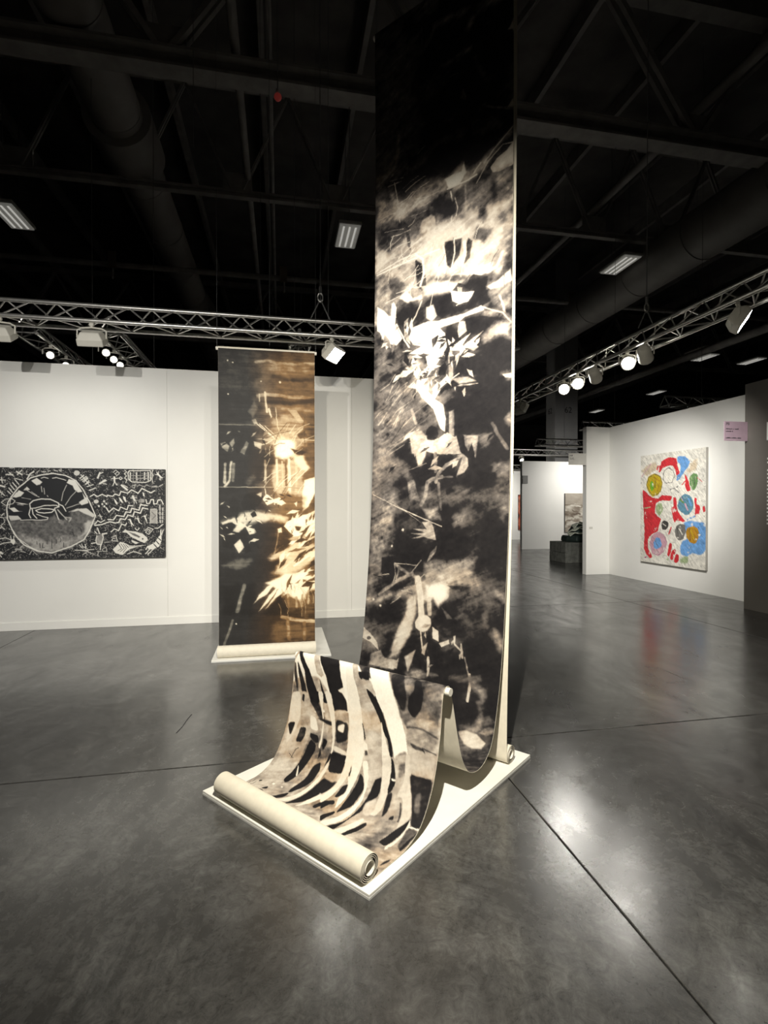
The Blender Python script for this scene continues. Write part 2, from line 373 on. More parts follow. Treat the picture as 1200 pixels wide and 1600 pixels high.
# in front of the white wall
lamp('flood', (-2.95, 6.32, Z0), (-2.95, 7.6, 1.3), True, 'cream flood lamp over the middle of the black and white painting', 10, 140, 0.9, 0.17, NEUT, light_radius=0.09, far=True)
lamp('flood', (-2.04, 6.32, Z0), (-2.0, 7.6, 1.3), True, 'cream flood lamp over the right end of the black and white painting', 10, 140, 0.9, 0.17, NEUT, light_radius=0.09, far=True)
lamp('flood', (0.62, 6.32, Z0), (2.6, 4.9, 1.0), True, 'lit flood lamp on the wall truss beside the brown canvas, turned to the aisle', 40, 90, 0.8, 0.17, NEUT)
# on the truss that runs back
RX = 4.46
for (y, kind, on, tgt, wts, lab) in (
        (9.2, 'flood', False, (7.7, 10.0, 1.5), 0, 'cream flood lamp at the far end of the side truss'),
        (9.66, 'spot', False, (7.7, 10.8, 1.5), 0, 'cream spot lamp hanging low beside the tall canvas edge'),
        (7.66, 'spot', True, (0.8, 0.2, 1.3), 17, 'lit spot lamp on the side truss, further one of a bright pair'),
        (7.27, 'spot', True, (1.2, 0.2, 1.3), 17, 'lit spot lamp on the side truss, nearer one of a bright pair'),
        (6.81, 'spot', True, (7.7, 10.0, 1.4), 260, 'cream spot lamp next to the bright pair, aimed at the white side wall'),
        (6.10, 'spot', True, (1.5, 0.6, 1.2), 17, 'single lit spot lamp on the side truss facing the aisle'),
        (5.76, 'spot', True, (7.7, 8.7, 1.5), 175, 'cream spot lamp next to the single lit spot, aimed at the colourful painting')):
    lamp(kind, (RX, y, Z0), tgt, on, lab, wts, 62, 0.9, 0.15 if kind == 'spot' else 0.17, NEUT)
lamp('flood', (RX, 4.42, Z0), (6.6, 2.7, 1.7), True, 'large cream flood lamp on the side truss with a bright lower rim', 120, 120, 0.9, 0.17, NEUT)
# overhead truss by the viewer: the front lamps that light the two canvases
lamp('spot', (0.16, 0.72, Z0), (1.05, 3.1, 1.15), True, 'front spot lamp overhead aimed at the tall canvas', 450, 110, 1.0, 0.15, WARM, light_radius=0.02, off='overhead_lamp_tall_canvas')
lamp('spot', (-0.45, 0.72, Z0), (-0.10, 5.9, 1.9), True, 'front spot lamp overhead aimed at the brown canvas', 165, 42, 0.8, 0.15, WARM, light_radius=0.02, off='overhead_lamp_brown_canvas')
lamp('spot', (0.43, 0.72, Z0), (1.15, 7.5, 1.5), True, 'front spot lamp overhead aimed past the tall canvas at the white wall', 150, 52, 0.9, 0.15, NEUT, light_radius=0.015, off='overhead_lamp_wall_corner')
lamp('spot', (-2.3, 0.72, Z0), (-3.2, 7.5, 0.7), True, 'front spot lamp overhead aimed at the black and white painting', 280, 80, 1.0, 0.15, NEUT, light_radius=0.02, off='overhead_lamp_painting')
lamp('spot', (-1.3, 0.72, Z0), (-1.2, 7.5, 0.8), True, 'front spot lamp overhead aimed at the white wall beside the painting', 185, 75, 0.9, 0.15, NEUT, light_radius=0.02, off='overhead_lamp_white_wall')
# lamps of the booths behind
for k, (x, y, z, tx, ty, tz, w, lab) in enumerate((
        (11.4, 16.0, 3.636, 11.4, 18.4, 1.6, 170, 'lamp in front of the far booth wall with the grey painting'),
        (10.05, 21.6, 3.226, 6.4, 10.0, 1.5, 0, 'bright distant lamp by the far booth edge'),
        (9.5, 19.5, 3.676, 9.5, 17.0, 1.2, 0, 'small distant lamp above the far booth wall'),
        (9.2, 21.6, 3.226, 9.6, 23.8, 1.4, 260, 'distant lamp lighting the furthest white wall'))):
    lamp('spot', (x, y, z), (tx, ty, tz), True, lab, w, 150, 1.0, 0.16, NEUT, far=True)
for (x, y, z, lab) in ((-2.44, 8.15, 3.956, 'middle'), (-2.44, 8.5, 3.956, 'middle'), (-2.44, 8.82, 3.956, 'middle'), (-2.44, 9.2, 3.956, 'middle'), (-3.2, 8.25, 3.906, 'outer'), (-3.2, 8.8, 3.906, 'outer'), (0.14, 8.05, 3.958, 'inner'), (0.43, 8.7, 3.958, 'inner')):
    lamp('spot', (x, y, z), (x + 0.6, y - 3.0, 2.6), True, 'small lit spot lamp on the %s truss behind the white wall' % lab, 0, far=True, group='lit spots behind the white wall', drop=0.14, sc=0.62)

# ------------------------------------------------------------------ hanging cables and the red beacon
def cable(x, y, z0, z1, r, label, hook=False):
    t = thing('rigging_cable', label, 'cable', gp(x, y, z0), TH, group='rigging cables hanging from the roof')
    obj('wire', cyl((0, 0, 0), (0, 0, z1 - z0), r, 6), M_CABLE, t)
    if hook:
        obj('shackle', join(tube([(0.03 * math.cos(a), 0, 0.07 + 0.05 * math.sin(a)) for a in [k * math.pi / 6 for k in range(13)]], 0.010, 6), cyl((0, 0, 0.12), (0, 0, 0.2), 0.02, 8)), M_ALU, t)
        obj('sling', join(cyl((0, 0, 0.05), (0.12, 0, -0.2), 0.008, 6), cyl((0, 0, 0.05), (-0.12, 0, -0.2), 0.008, 6)), M_CABLE, t)
cable(0.49, 6.465, 4.1, 12.4, 0.006, 'rigging cable with shackle holding up the wall truss', True)
cable(0.60, 6.60, 3.90, 12.4, 0.004, 'rigging cable beside the shackle of the wall truss')
cable(-0.13, 7.0, 3.2, 12.4, 0.004, 'rigging cable passing above the brown canvas')
cable(4.605, 5.92, 4.08, 12.4, 0.006, 'rigging cable with shackle holding up the side truss', True)
cable(12.3, 13.6, 3.0, 12.4, 0.004, 'thin rigging cable behind the white side wall')
for (x, y, z) in ((-0.38, 10.9, 6.5), (1.95, 10.5, 7.0), (0.55, 14.0, 6.0), (-1.4, 9.2, 7.6), (4.6, 13.0, 5.0)):
    cable(x, y, z, 12.4, 0.006, 'loose rigging cable hanging high under the roof')
for (x, y, z, L, up, lab) in FAR:
    cable(*((x + 1.0, y + 0.145) if not up else (x - 0.145, y + 2.6)), z + 0.22, 9.37 if lab[:5] == 'outer' else 12.4, 0.005, 'thin cable holding the ' + lab.replace('aluminium ', ''))
cable(-2.0, 0.865, TZ + 0.22, 12.4, 0.005, 'thin cable holding the overhead front truss')
cable(-4.4, 6.465, TZ + 0.22, 12.4, 0.005, 'thin cable holding the outer end of the wall truss')
bc = thing('red_beacon', 'small red beacon lamp hanging on a thin wire under the roof truss', 'beacon', gp(-0.02, 7.7, 7.48), TH)
obj('globe', lathe([(0.0, -0.055), (0.03, -0.048), (0.05, -0.022), (0.055, 0.0), (0.048, 0.026), (0.026, 0.044), (0.0, 0.062)], 16), M_RED, bc, smooth=True)
obj('cap', cyl((0, 0, 0.06), (0, 0, 0.1), 0.03, 12), M_STEEL, bc)
obj('wire', cyl((0, 0, 0.1), (0, 0, 4.9), 0.006, 6), M_CABLE, bc)
# ------------------------------------------------------------------ cloth geometry (plain numbers)
def catmull(P, step=0.01):
    P = [np.array(p, float) for p in P]; P = [2 * P[0] - P[1]] + P + [2 * P[-1] - P[-2]]; out = []
    for i in range(1, len(P) - 2):
        p0, p1, p2, p3 = P[i - 1:i + 3]
        t1 = np.linalg.norm(p1 - p0) ** 0.5; t2 = t1 + np.linalg.norm(p2 - p1) ** 0.5; t3 = t2 + np.linalg.norm(p3 - p2) ** 0.5
        n = max(2, int(np.linalg.norm(p2 - p1) / step))
        for t in np.linspace(t1, t2, n, endpoint=False):
            a1 = p0 * (t1 - t) / t1 + p1 * t / t1
            a2 = p1 * (t2 - t) / (t2 - t1) + p2 * (t - t1) / (t2 - t1)
            a3 = p2 * (t3 - t) / (t3 - t2) + p3 * (t - t2) / (t3 - t2)
            b1 = a1 * (t2 - t) / t2 + a2 * t / t2
            b2 = a2 * (t3 - t) / (t3 - t1) + a3 * (t - t1) / (t3 - t1)
            out.append(b1 * (t2 - t) / (t2 - t1) + b2 * (t - t1) / (t2 - t1))
    out.append(P[-2]); return np.array(out)
def spiral(c, R, a0, sgn, turns, pitch):
    n = int(turns * 30); t = np.arange(1, n + 1) / 30.0
    r = R - pitch * t; a = np.radians(a0) + sgn * 2 * math.pi * t
    return np.stack([c[0] + r * np.cos(a), c[1] + r * np.sin(a)], 1)
def arclen(P): return np.concatenate([[0], np.cumsum(np.linalg.norm(np.diff(P, axis=0), axis=1))])
def resample(P, n):
    s = arclen(P); q = np.linspace(0, s[-1], n); return np.stack([np.interp(q, s, P[:, 0]), np.interp(q, s, P[:, 1])], 1)
def normals(P):
    T = np.gradient(P, axis=0); T /= np.linalg.norm(T, axis=1)[:, None] + 1e-12
    return np.stack([T[:, 1], -T[:, 0]], 1)
PT = 0.024                                   # plinth height
ROD = (1.412, 5.04); FOLD = (0.652, 0.665)   # hanging rod and low fold rod of the tall canvas (b, z)
def tall_profile():
    """(b, z) path: rear roll, up to the hanging rod, down the front, through the sag, over the fold rod, into the front roll"""
    Rr, Rf = 0.055, 0.060
    cr, cf = (1.376, PT + Rr + 0.002), (0.056, PT + Rf + 0.002)
    rear = np.concatenate([catmull([(1.436, 5.03), (1.434, 4.0), (1.424, 2.9), (1.405, 2.0), (1.365, 1.2), (1.333, 0.6), (1.322, 0.25), (1.321, cr[1])], 0.03), spiral(cr, Rr, 180, 1, 3.2, 0.0075)])[::-1]
    top = np.array([(ROD[0] + 0.024 * math.cos(a), ROD[1] + 0.024 * math.sin(a)) for a in np.radians(np.arange(15, 180, 15))])
    front = catmull([(1.388, 5.03), (1.392, 4.3), (1.392, 3.5), (1.382, 2.6), (1.366, 2.0), (1.330, 1.38), (1.262, 0.73), (1.203, 0.44), (1.118, 0.215), (1.03, 0.150), (0.945, 0.142), (0.865, 0.175),
                     (0.802, 0.262), (0.755, 0.40), (0.715, 0.555), (0.688, 0.655), (0.672, 0.684), (0.650, 0.690), (0.630, 0.680), (0.616, 0.648), (0.590, 0.458), (0.556, 0.313), (0.510, 0.200), (0.420, 0.082), (0.31, PT + 0.010), (0.20, PT + 0.004), (cf[0] + 0.02, PT + 0.002)], 0.008)
    roll = spiral(cf, Rf, 270, -1, 3.6, 0.0072)
    return rear, top, front, roll
A0, A1 = 0.046, 1.114                        # right and left edge of the cloth
def tall_point(x, P):
    """x metres from the left edge, P = (b, z) -> plinth frame (a, b, z); the hanging part is turned a little"""
    a = A1 - x
    b = P[..., 0] - 0.045 * np.clip((P[..., 0] - 0.15) / 0.5, 0, 1) * (a - A0) / (A1 - A0)
    rip = 0.004 * np.sin(a * 6.0 + P[..., 1] * 1.7) * np.clip((P[..., 1] - 0.9) / 1.0, 0, 1) * np.clip((4.9 - P[..., 1]) / 0.6, 0, 1)
    return a, b + rip * np.clip((P[..., 0] - 1.0) / 0.1, 0, 1), P[..., 1]
# printed and painted pictures: P polygon / S stroke, tone or pigment, edge softness, [width], points in mm of the cloth or panel
ART1 = """
P.26 42 32,0 274,29 238,168 381,273 334,518 405,648 381,884 274,1069 159,1073 16,1144
P.20 28 48,29 151,13 262,21 262,181 175,215 48,194
S.38 18 40 417,282 476,240 520,194 611,198
S.42 15 46 766,358 798,257 881,269 977,278
S.34 21 59 631,210 758,252 862,265
S.45 10 30 683,480 738,480 774,480
S.30 14 30 524,513 611,501 695,505
S.30 11 26 818,560 838,631 869,698
S.35 14 30 441,46 476,8
S.22 21 50 32,236 238,248 381,185
S.38 6 12 147,273 238,252
S.22 6 16 322,244 322,509
S.30 6 14 405,151 405,257
S.30 10 20 44,332 175,307
P.52 6 711,736 727,719 746,778 742,799 707,778
P.85 3 1028,505 1052,480 1068,450 1068,534 1060,513
P.75 3 1020,980 1052,947 1068,930 1068,1001
S.34 6 12 846,896 877,900 957,942 1068,997
S.30 11 34 842,905 866,896
S.22 28 69 175,1090 385,1043 588,1001 798,1010 957,1018
S.50 10 26 206,778 210,900 187,985 155,1043
S.40 18 40 28,1086 159,1064 274,1060
S.35 21 59 83,496 147,505 274,526
S.35 18 40 67,656 135,543
P.50 15 16,1195 274,1292 421,1254 607,1254 727,1195 758,1254 838,1237 993,1149 1068,1094 1068,1132 945,1191 858,1292 695,1342 476,1342 278,1393 16,1376
P.40 7 290,1376 381,1258 520,1233 544,1287 385,1330
P.95 6 588,1250 639,1241 711,1245 731,1187 742,1266 695,1321 615,1325
S.9 3 10 607,1321 754,1317 818,1304
P.78 3 913,1296 957,1258 1024,1233 1068,1195 1068,1338 1032,1342 977,1346 929,1334
S.85 2 7 869,1250 957,1178 1068,1102
S.7 2 7 818,1359 897,1254 997,1187 1068,1203
S.9 3 10 798,1287 846,1241
P.88 3 1004,1460 1036,1460 1044,1489 1068,1468 1068,1506 1056,1502
P.34 28 746,1367 929,1338 1068,1363 1068,1565 897,1532 754,1473
P.08 17 957,1464 953,1502 941,1527 929,1536 913,1519 905,1485 901,1443 905,1405 913,1376 929,1372 941,1388 953,1422
P.72 28 651,1645 734,1494 877,1515 997,1540 1068,1506 1068,1780
P.14 14 893,1595 893,1628 881,1645 869,1649 858,1637 846,1611 842,1578 846,1548 858,1527 869,1523 881,1536 889,1561
P.25 17 1036,1654 1032,1679 1016,1691 997,1691 977,1679 965,1654 961,1628 965,1603 977,1586 997,1586 1016,1599 1032,1624
S.75 2 8 175,1119 199,1241 234,1498
P.55 14 135,1187 175,1203 286,1414 187,1393
S.85 2 9 631,1346 647,1447 635,1548 615,1616
S.6 2 8 663,1397 683,1468 671,1519
S.4 4 14 738,1346 742,1452 715,1515
P.07 10 667,1464 655,1498 627,1515 588,1510 548,1489 516,1452 504,1410 516,1376 544,1355 588,1359 627,1384 655,1422
P.62 7 377,1544 409,1464 476,1447 508,1468 528,1590
P.25 14 290,1397 385,1426 397,1548 302,1519
P.55 35 16,1473 278,1553 544,1527 1068,1666 1068,1956 901,1969 695,1952 544,1893 453,1969 397,2024 218,1973 115,2011 24,2074
P.72 28 544,1519 1001,1696 1001,1818 822,1885 631,1877 441,1847 385,1637
P.14 11 16,1431 238,1418 385,1439 314,1494 238,1574 123,1599 32,1540
P.07 6 588,1666 715,1675 695,1784 631,1851 603,1822 588,1742
P.07 6 758,1691 790,1717 770,1822 727,1856 715,1826
P.20 12 830,1637 929,1687 869,1763 798,1712
P.16 12 1028,1881 1068,1797 1068,1982 993,1986
P.06 5 353,1717 409,1759 441,1868 441,1927 409,1944 365,1898
P.10 7 274,1502 306,1523 318,1645 290,1607
P.2 17 127,1784 238,1834 230,1956 127,1931
S.85 3 10 20,1725 238,1683 385,1675
S.9 3 10 20,1738 302,1712 544,1700
S.8 3 9 214,1666 405,1582
S.95 3 16 361,1687 417,1733 425,1834 397,1906
S.9 3 14 576,1691 592,1771 588,1868
S.9 3 9 655,1666 663,1755 635,1860
S.9 6 24 731,1708 738,1776 715,1843
S.85 8 20 1001,1856 961,1931 901,1952
P.90 8 631,1898 802,1914 933,1898 921,1956 854,1956 778,1931
P.80 11 397,1914 500,1902 631,1944 738,1965 655,2015 544,2011 445,1986
P.05 4 484,2053 588,2041 643,2007 687,1961 750,1994 770,1952 802,1935 905,1978 893,2049 941,2133 854,2158 699,2150 544,2163 516,2100
P.95 3 631,1999 719,2032 806,2045 790,2074 762,2100 699,2104 647,2074
P.6 3 679,1986 719,1999 715,2032 687,2024
P.35 10 893,2041 933,2015 1068,2015 1068,2209 1004,2213 933,2142
P.85 6 893,2041 965,2024 1056,1969 1068,2045 993,2066 925,2066
S.8 4 14 985,2121 1012,2196 1024,2272
P.08 5 326,2179 385,2091 433,2062 449,2146 361,2175
S.85 3 10 409,2015 361,2104 314,2167
P.75 6 445,2066 500,2066 524,2142 488,2171 445,2142
P.9 7 218,1952 278,1914 337,1982 409,1969 409,1999 290,2003
P.6 11 202,1784 290,1759 361,1809 361,1868 302,1881 230,1834
P.75 10 20,1557 99,1590 139,1666 87,1683 20,1717
P.5 12 20,1759 127,1784 115,2011 24,2053
P.95 3 24,1969 91,2015 147,2079 155,1978 175,1969 199,2015 187,2129 250,2243 199,2285 91,2238 52,2163 24,2146
S.9 3 12 199,2133 266,2255 306,2314
S.88 3 10 290,2142 294,2264
P.9 4 314,2184 457,2167 544,2179 742,2171 858,2150 877,2184 742,2196 699,2217 544,2230 361,2234
P.45 10 877,2184 1004,2213 1068,2280 1044,2293 965,2247 885,2213
S.8 3 9 854,2158 1004,2230 1060,2297
P.05 4 592,2272 635,2230 719,2230 746,2209 866,2217 1032,2276 909,2310 794,2310 742,2302 679,2344 623,2306
P.75 4 699,2217 742,2226 754,2293 699,2323 687,2280
P.97 3 337,2192 457,2175 544,2226 592,2272 607,2369 548,2445 508,2491 457,2461 441,2390 306,2360 409,2327 345,2306 298,2247
P.97 3 611,2314 647,2348 651,2310 683,2356 786,2310 723,2373 754,2415 635,2398
P.8 4 738,2377 877,2314 806,2369 842,2411 806,2432 742,2394
P.62 18 858,2335 937,2289 1068,2297 1064,2411 985,2377 889,2386
P.07 18 635,2432 838,2415 1004,2381 1068,2440 1068,2621 909,2571 842,2562 703,2583 659,2596 647,2474
P.30 18 28,2255 242,2302 282,2373 222,2482 28,2474
P.55 10 246,2407 318,2369 433,2436 389,2487 282,2461
P.1 12 191,2356 187,2369 175,2381 159,2381 139,2373 127,2360 123,2344 127,2331 139,2318 155,2318 175,2327 187,2339
P.1 6 103,2487 246,2445 330,2503 302,2588 147,2546
S.6 4 34 631,2411 639,2499 643,2596
P.07 3 540,2541 592,2461 615,2503 596,2541 556,2554
P.9 3 282,2592 365,2554 353,2583 413,2571 457,2537 389,2617
P.9 3 492,2554 552,2600 615,2554 596,2609 528,2655 564,2613
P.95 3 663,2625 770,2638 842,2642 727,2647 683,2638 675,2668
S.9 2 7 504,2663 596,2609 703,2558
P.85 3 758,2537 798,2554 810,2600 778,2579
P.06 3 528,2672 651,2596 778,2604 695,2638 596,2655 552,2689
P.6 6 639,2583 770,2588 830,2625 707,2625
P.25 11 707,2651 782,2672 842,2735 770,2718
P.86 3 365,2609 425,2592 508,2693 588,2752 607,2848 603,2933 564,2903 508,2769 413,2680
P.85 3 377,2516 445,2495 461,2558 401,2617 365,2596
P.55 4 631,2798 671,2790 675,2962 635,2958
P.05 7 588,2752 643,2718 770,2718 750,2760 667,2790 600,2819
P.05 21 683,2638 913,2655 1068,2634 1068,2878 945,2903 858,2949 754,2903 679,2895 675,2769 770,2718
P.30 28 32,2537 199,2571 389,2659 461,2785 345,2861 250,2954 40,3042
S.55 4 10 48,2836 175,2693 246,2630
S.5 3 8 32,2769 159,2659
S.5 3 8 99,2870 210,2747 310,2697
S.55 3 7 250,2874 369,2773 461,2726
S.5 2 6 155,3000 290,2928 369,2874
S.5 2 6 40,3021 254,2975 393,2895
S.6 6 22 334,2760 369,2853
P.6 7 314,2920 417,2907 465,2954 457,3067 341,3063
P.05 6 556,2941 548,2966 528,2983 504,2987 476,2979 457,2958 453,2933 457,2903 476,2886 500,2882 528,2891 548,2912
P.75 4 445,3029 560,2970 623,2937 715,2992 738,3088 540,3076 457,3050
S.3 7 24 945,2912 985,2979 1044,3071
P.5 14 1020,2891 1068,2861 1068,2924 1052,2928
P.4 17 1008,2613 1044,2592 1068,2613 1068,2659
P.9 3 1008,2613 1068,2613 1068,2642 1028,2634
P.38 30 12,2907 183,2920 143,3038 119,3139 20,3202
S.5 2 5 131,3038 250,2970 341,2933
S.45 2 5 147,3055 278,2992
P.75 9 345,2933 461,2941 457,3067 429,3143 397,3151 377,3084
S.85 4 17 457,3038 556,2983 600,2954
S.6 2 9 468,3008 580,3017 675,3071
P.62 4 532,3013 603,3008 695,2962 727,3076 663,3093 556,3071
P.5 7 746,2966 850,2975 834,3114 790,3080 754,3029
P.04 4 691,2962 746,2966 762,3080 858,3172 913,3244 869,3244 782,3160 723,3067
P.28 12 854,2975 949,2983 897,3076 866,3067
P.5 4 699,3231 727,3156 746,3088 778,3118 786,3168 758,3206
S.55 4 26 731,3097 619,3156 560,3210 544,3261
S.5 4 26 588,3231 512,3244 476,3265
S.42 5 28 532,3076 540,3189
S.4 4 19 564,3273 576,3353 592,3446
S.4 6 28 476,3269 465,3353 433,3416
S.3 6 11 564,3231 703,3231
P.34 13 937,3177 993,3151 1064,3181 1064,3248 997,3240
S.5 2 5 20,3236 179,3210 373,3160 461,3135
S.8 2 7 16,3341 226,3429 425,3501 600,3560
S.5 1 4 16,3358 187,3395 429,3534
S.35 3 6 123,3059 131,3206
P.42 25 24,3358 199,3416 199,3623 175,3711 20,3774
P.30 22 20,3021 171,3063 334,3168 337,3244 40,3248
P.36 7 310,3257 361,3236 421,3395 330,3374
P.45 10 453,3450 572,3429 588,3509 500,3517
P.45 18 679,3509 802,3471 818,3551 695,3568
P.18 30 778,3408 877,3438 858,3526 846,3719 802,3762
P.64 4 445,3534 520,3526 540,3572 564,3652 465,3635 369,3648 457,3623 361,3614 476,3606 377,3581 484,3581
P.6 4 572,3686 568,3724 528,3778 496,3808 524,3736
P.34 19 12,3774 222,3774 135,3913 24,4077
P.04 7 250,3795 337,3740 453,3740 441,3837 330,3846
P.06 7 119,3791 234,3774 238,3829 151,3942 119,3892
S.5 7 19 238,3829 345,3884 453,3917
S.55 7 23 119,4056 258,3947 385,3884
S.4 6 15 258,3926 278,3846
P.56 16 492,3812 858,3749 846,3875 893,3884 889,3942 846,3938 679,3934 643,3905 500,3926
P.62 18 12,4090 294,4022 389,3951 500,3921 643,3913 691,3930 675,4001 461,4052 405,4006 306,4043 123,4102 12,4115
P.93 10 504,3955 667,3930 679,4010 607,4090 568,4031 520,4048
P.05 6 667,3942 734,3938 834,3938 826,3959 715,3968
P.25 19 691,3976 889,3938 873,4035 719,4035
S.82 6 49 437,3921 465,4031 480,4153
S.7 6 32 532,4043 544,4136
P.85 4 560,4199 556,4224 532,4250 500,4262 468,4258 441,4241 433,4216 437,4186 461,4161 492,4153 524,4153 552,4170
P.05 6 429,4149 457,4165 429,4212
P.72 10 369,4031 441,4022 429,4149 409,4262 322,4443 250,4485 294,4300 353,4136
P.1 12 32,4140 349,4094 322,4216 254,4296 44,4262
S.3 18 43 87,4287 250,4275
P.9 3 572,4220 619,4241 627,4308 580,4292
P.95 2 635,4321 699,4283 703,4304 651,4338
P.8 3 731,4258 746,4250 746,4304 734,4300
S.75 3 10 484,4262 508,4372
P.7 4 512,4359 544,4325 528,4409 504,4401
S.6 3 11 742,4304 798,4342
S.6 3 13 790,4317 806,4380
S.55 4 9 822,4376 866,4489
S.85 3 19 560,4422 572,4527
P.28 7 631,4085 715,4149 786,4107 750,4153 671,4153
S.25 10 32 945,4094 957,4161
P.7 3 0,4300 67,4334 135,4388 155,4439 79,4393 0,4376
P.1 3 75,4363 75,4372 67,4376 60,4380 48,4380 40,4376 36,4372 40,4363 44,4359 56,4355 64,4355 71,4359
P.55 6 87,4473 175,4435 210,4481 330,4481 302,4544 183,4548 87,4544
P.6 4 286,4531 326,4464 326,4536
P.75 7 373,4443 457,4388 429,4485 417,4548
S.4 15 43 1008,4208 1052,4275
S.4 13 36 1004,3955 1052,3980
P.5 10 389,4544 496,4502 639,4523 421,4578
P.85 2 298,3589 298,3593 294,3597 290,3602 282,3597 278,3597 278,3593 278,3589 282,3585 290,3581 294,3585 298,3585
P.85 2 210,3707 210,3711 206,3715 202,3715 199,3715 195,3711 195,3707 195,3703 199,3703 202,3698 206,3698 210,3703
P.9 2 143,4128 143,4132 139,4136 135,4140 131,4136 123,4136 123,4132 123,4128 127,4123 131,4123 139,4123 143,4123
P.9 2 75,4094 75,4098 71,4098 67,4102 64,4102 60,4098 60,4094 60,4090 64,4085 67,4085 71,4085 75,4090
P.3 15 1064,3467 1060,3488 1052,3505 1044,3513 1032,3505 1024,3488 1020,3467 1024,3442 1032,3425 1040,3416 1052,3425 1060,3442
S.85 2 13 556,4430 572,4485 568,4531
P.85 2 631,4317 687,4292 707,4308 651,4338
S.6 3 11 790,4300 806,4380
S.78 2 18 866,4473 877,4527 873,4624
S.25 11 32 738,4519 937,4481
S.36 14 48 901,4515 957,4561 957,4637
P.40 11 889,4776 945,4733 965,4632 989,4696 981,4763 941,4792
P.72 6 842,4813 893,4792 965,4797 1028,4830 1016,4868 961,4881 905,4868
P.58 7 977,4784 1008,4750 1064,4738 1064,4771 1016,4788
P.3 10 985,4708 1024,4675 1060,4704 1004,4733
P.95 2 0,5705 179,5688 334,5688 468,5688 564,5688 699,5688 754,5688 810,5894 0,6084
P.60 9 0,5869 226,5823 369,5987 0,6084
P.05 2 0,5688 24,5688 131,5798 191,5882 238,5957 230,5987 163,5974 123,5907 91,5810
P.10 2 24,5768 40,5777 99,5873 135,5949 111,5995 83,5936 48,5848
P.18 4 0,5772 16,5781 56,5945 48,5966 4,5848
P.5 9 0,5886 40,5924 64,6033 12,6046
P.62 3 135,5688 175,5688 254,5806 238,5823 199,5810
P.05 2 218,5827 254,5882 302,5966 266,5962 238,5882
P.045 2 175,5688 330,5688 365,5730 413,5848 377,5869 401,5903 457,5924 461,5970 357,5995 322,5920 270,5806
P.97 2 385,5869 413,5869 457,5924 401,5899
P.99 1 330,5688 465,5688 516,5756 520,5873 556,5949 461,5970 417,5848 369,5730
P.60 2 425,5663 468,5688 536,5764 643,5903 655,5928 560,5949 512,5827
P.22 4 468,5688 544,5688 568,5688 607,5760 564,5756 520,5726
P.62 4 536,5764 600,5764 655,5827 635,5848 592,5810
P.08 3 580,5814 647,5831 699,5915 655,5928
P.99 1 564,5688 699,5688 723,5730 798,5827 802,5899 699,5920 635,5823 603,5743
P.2 5 699,5688 758,5688 806,5848 750,5747
P.99 1 560,5688 687,5688 711,5722 746,5764 782,5823 826,5920 866,6004 885,6058 913,6138 933,6206 862,6227 806,6096 750,5991 659,5835 607,5751
P.30 9 699,5688 1040,5697 1060,5764 1056,5915 869,5962 826,5920 746,5764
P.10 7 723,5701 802,5688 854,5793 850,5878 826,5882 782,5823
P.06 4 889,5709 925,5714 957,5772 949,5844 917,5899 893,5899 862,5861 866,5806 897,5760
P.42 8 786,5659 869,5714 893,5747 873,5793 846,5777
P.36 9 933,5718 1044,5705 1064,5869 977,5890 961,5785
P.50 8 854,5920 1052,5873 1056,6037 881,6054
P.18 4 893,6025 973,6033 993,6046 921,6050
S.2 3 6 973,6033 1056,6042
S.12 1 5 977,6037 997,6058 1012,6084
S.25 4 9 869,5957 949,5941 1056,5966
P.68 8 885,6058 1052,6046 1068,6164 933,6206 913,6138
P.45 8 830,6101 889,6075 933,6206 862,6227
P.1 8 925,6164 1001,6159 1068,6164 937,6202
P.62 2 465,5714 457,5667 540,5781 671,5928 695,5979 734,6117 778,6252 695,6277 615,6080 552,5924 508,5814
P.06 2 508,5739 580,5726 600,5768 560,5777 528,5772
P.65 3 536,5764 596,5781 651,5831 643,5852 584,5831
P.045 2 576,5814 639,5844 687,5894 758,6012 798,6088 810,6126 786,6126 758,6050 731,6029 683,5953 600,5852
P.05 2 802,6130 818,6143 858,6218 830,6223
P.88 2 695,5957 731,6029 766,6088 790,6130 834,6235 778,6252 734,6117
P.90 2 409,5726 461,5714 500,5814 552,5924 600,6084 627,6176 619,6303 560,6319
P.05 1 572,6004 584,6016 615,6084 607,6092 592,6050
P.9 2 596,6092 631,6105 655,6168 699,6277 671,6286 639,6193
P.2 3 619,6138 639,6134 655,6168 631,6168
P.05 1 560,6214 568,6218 584,6277 560,6290
P.05 2 631,6252 655,6265 671,6286 631,6298
P.1 6 734,6239 770,6235 778,6252 738,6265
P.66 6 0,5957 139,5928 226,6054 274,6134 206,6147 191,6336 179,6525 195,6643 20,6631 32,6382 12,6202
P.84 4 0,5957 75,5941 103,6080 83,6176 44,6265 8,6126
P.55 6 95,6050 167,6021 187,6117 119,6134
P.12 3 12,6151 28,6134 71,6122 60,6193 48,6202
P.12 2 119,6138 167,6130 171,6180 155,6218 111,6227
P.1 2 91,5953 111,5949 115,5995 95,5991
P.9 2 179,6054 230,6063 266,6130 202,6130
P.15 5 155,5970 238,5979 306,6054 262,6067 202,6012
P.05 3 139,5928 226,5907 238,5957 214,5979 163,5974
P.86 2 214,5911 258,5903 274,6008 294,6058 306,6143 310,6214 294,6210 294,6134 286,6058
P.05 2 258,5911 274,5911 306,5962 270,5953
P.65 4 266,5966 337,5966 369,6042 353,6054 306,6050
P.08 5 230,6058 357,6050 361,6075 306,6075
P.86 2 266,5899 318,5890 357,5979 385,6067 405,6168 409,6273 405,6319 377,6441 334,6584 274,6610 334,6496 361,6399 389,6298 401,6244 385,6143 353,6054
P.06 4 318,5890 397,5873 441,5911 461,5966 361,5987
P.55 6 361,5987 461,5966 472,6033 377,6033
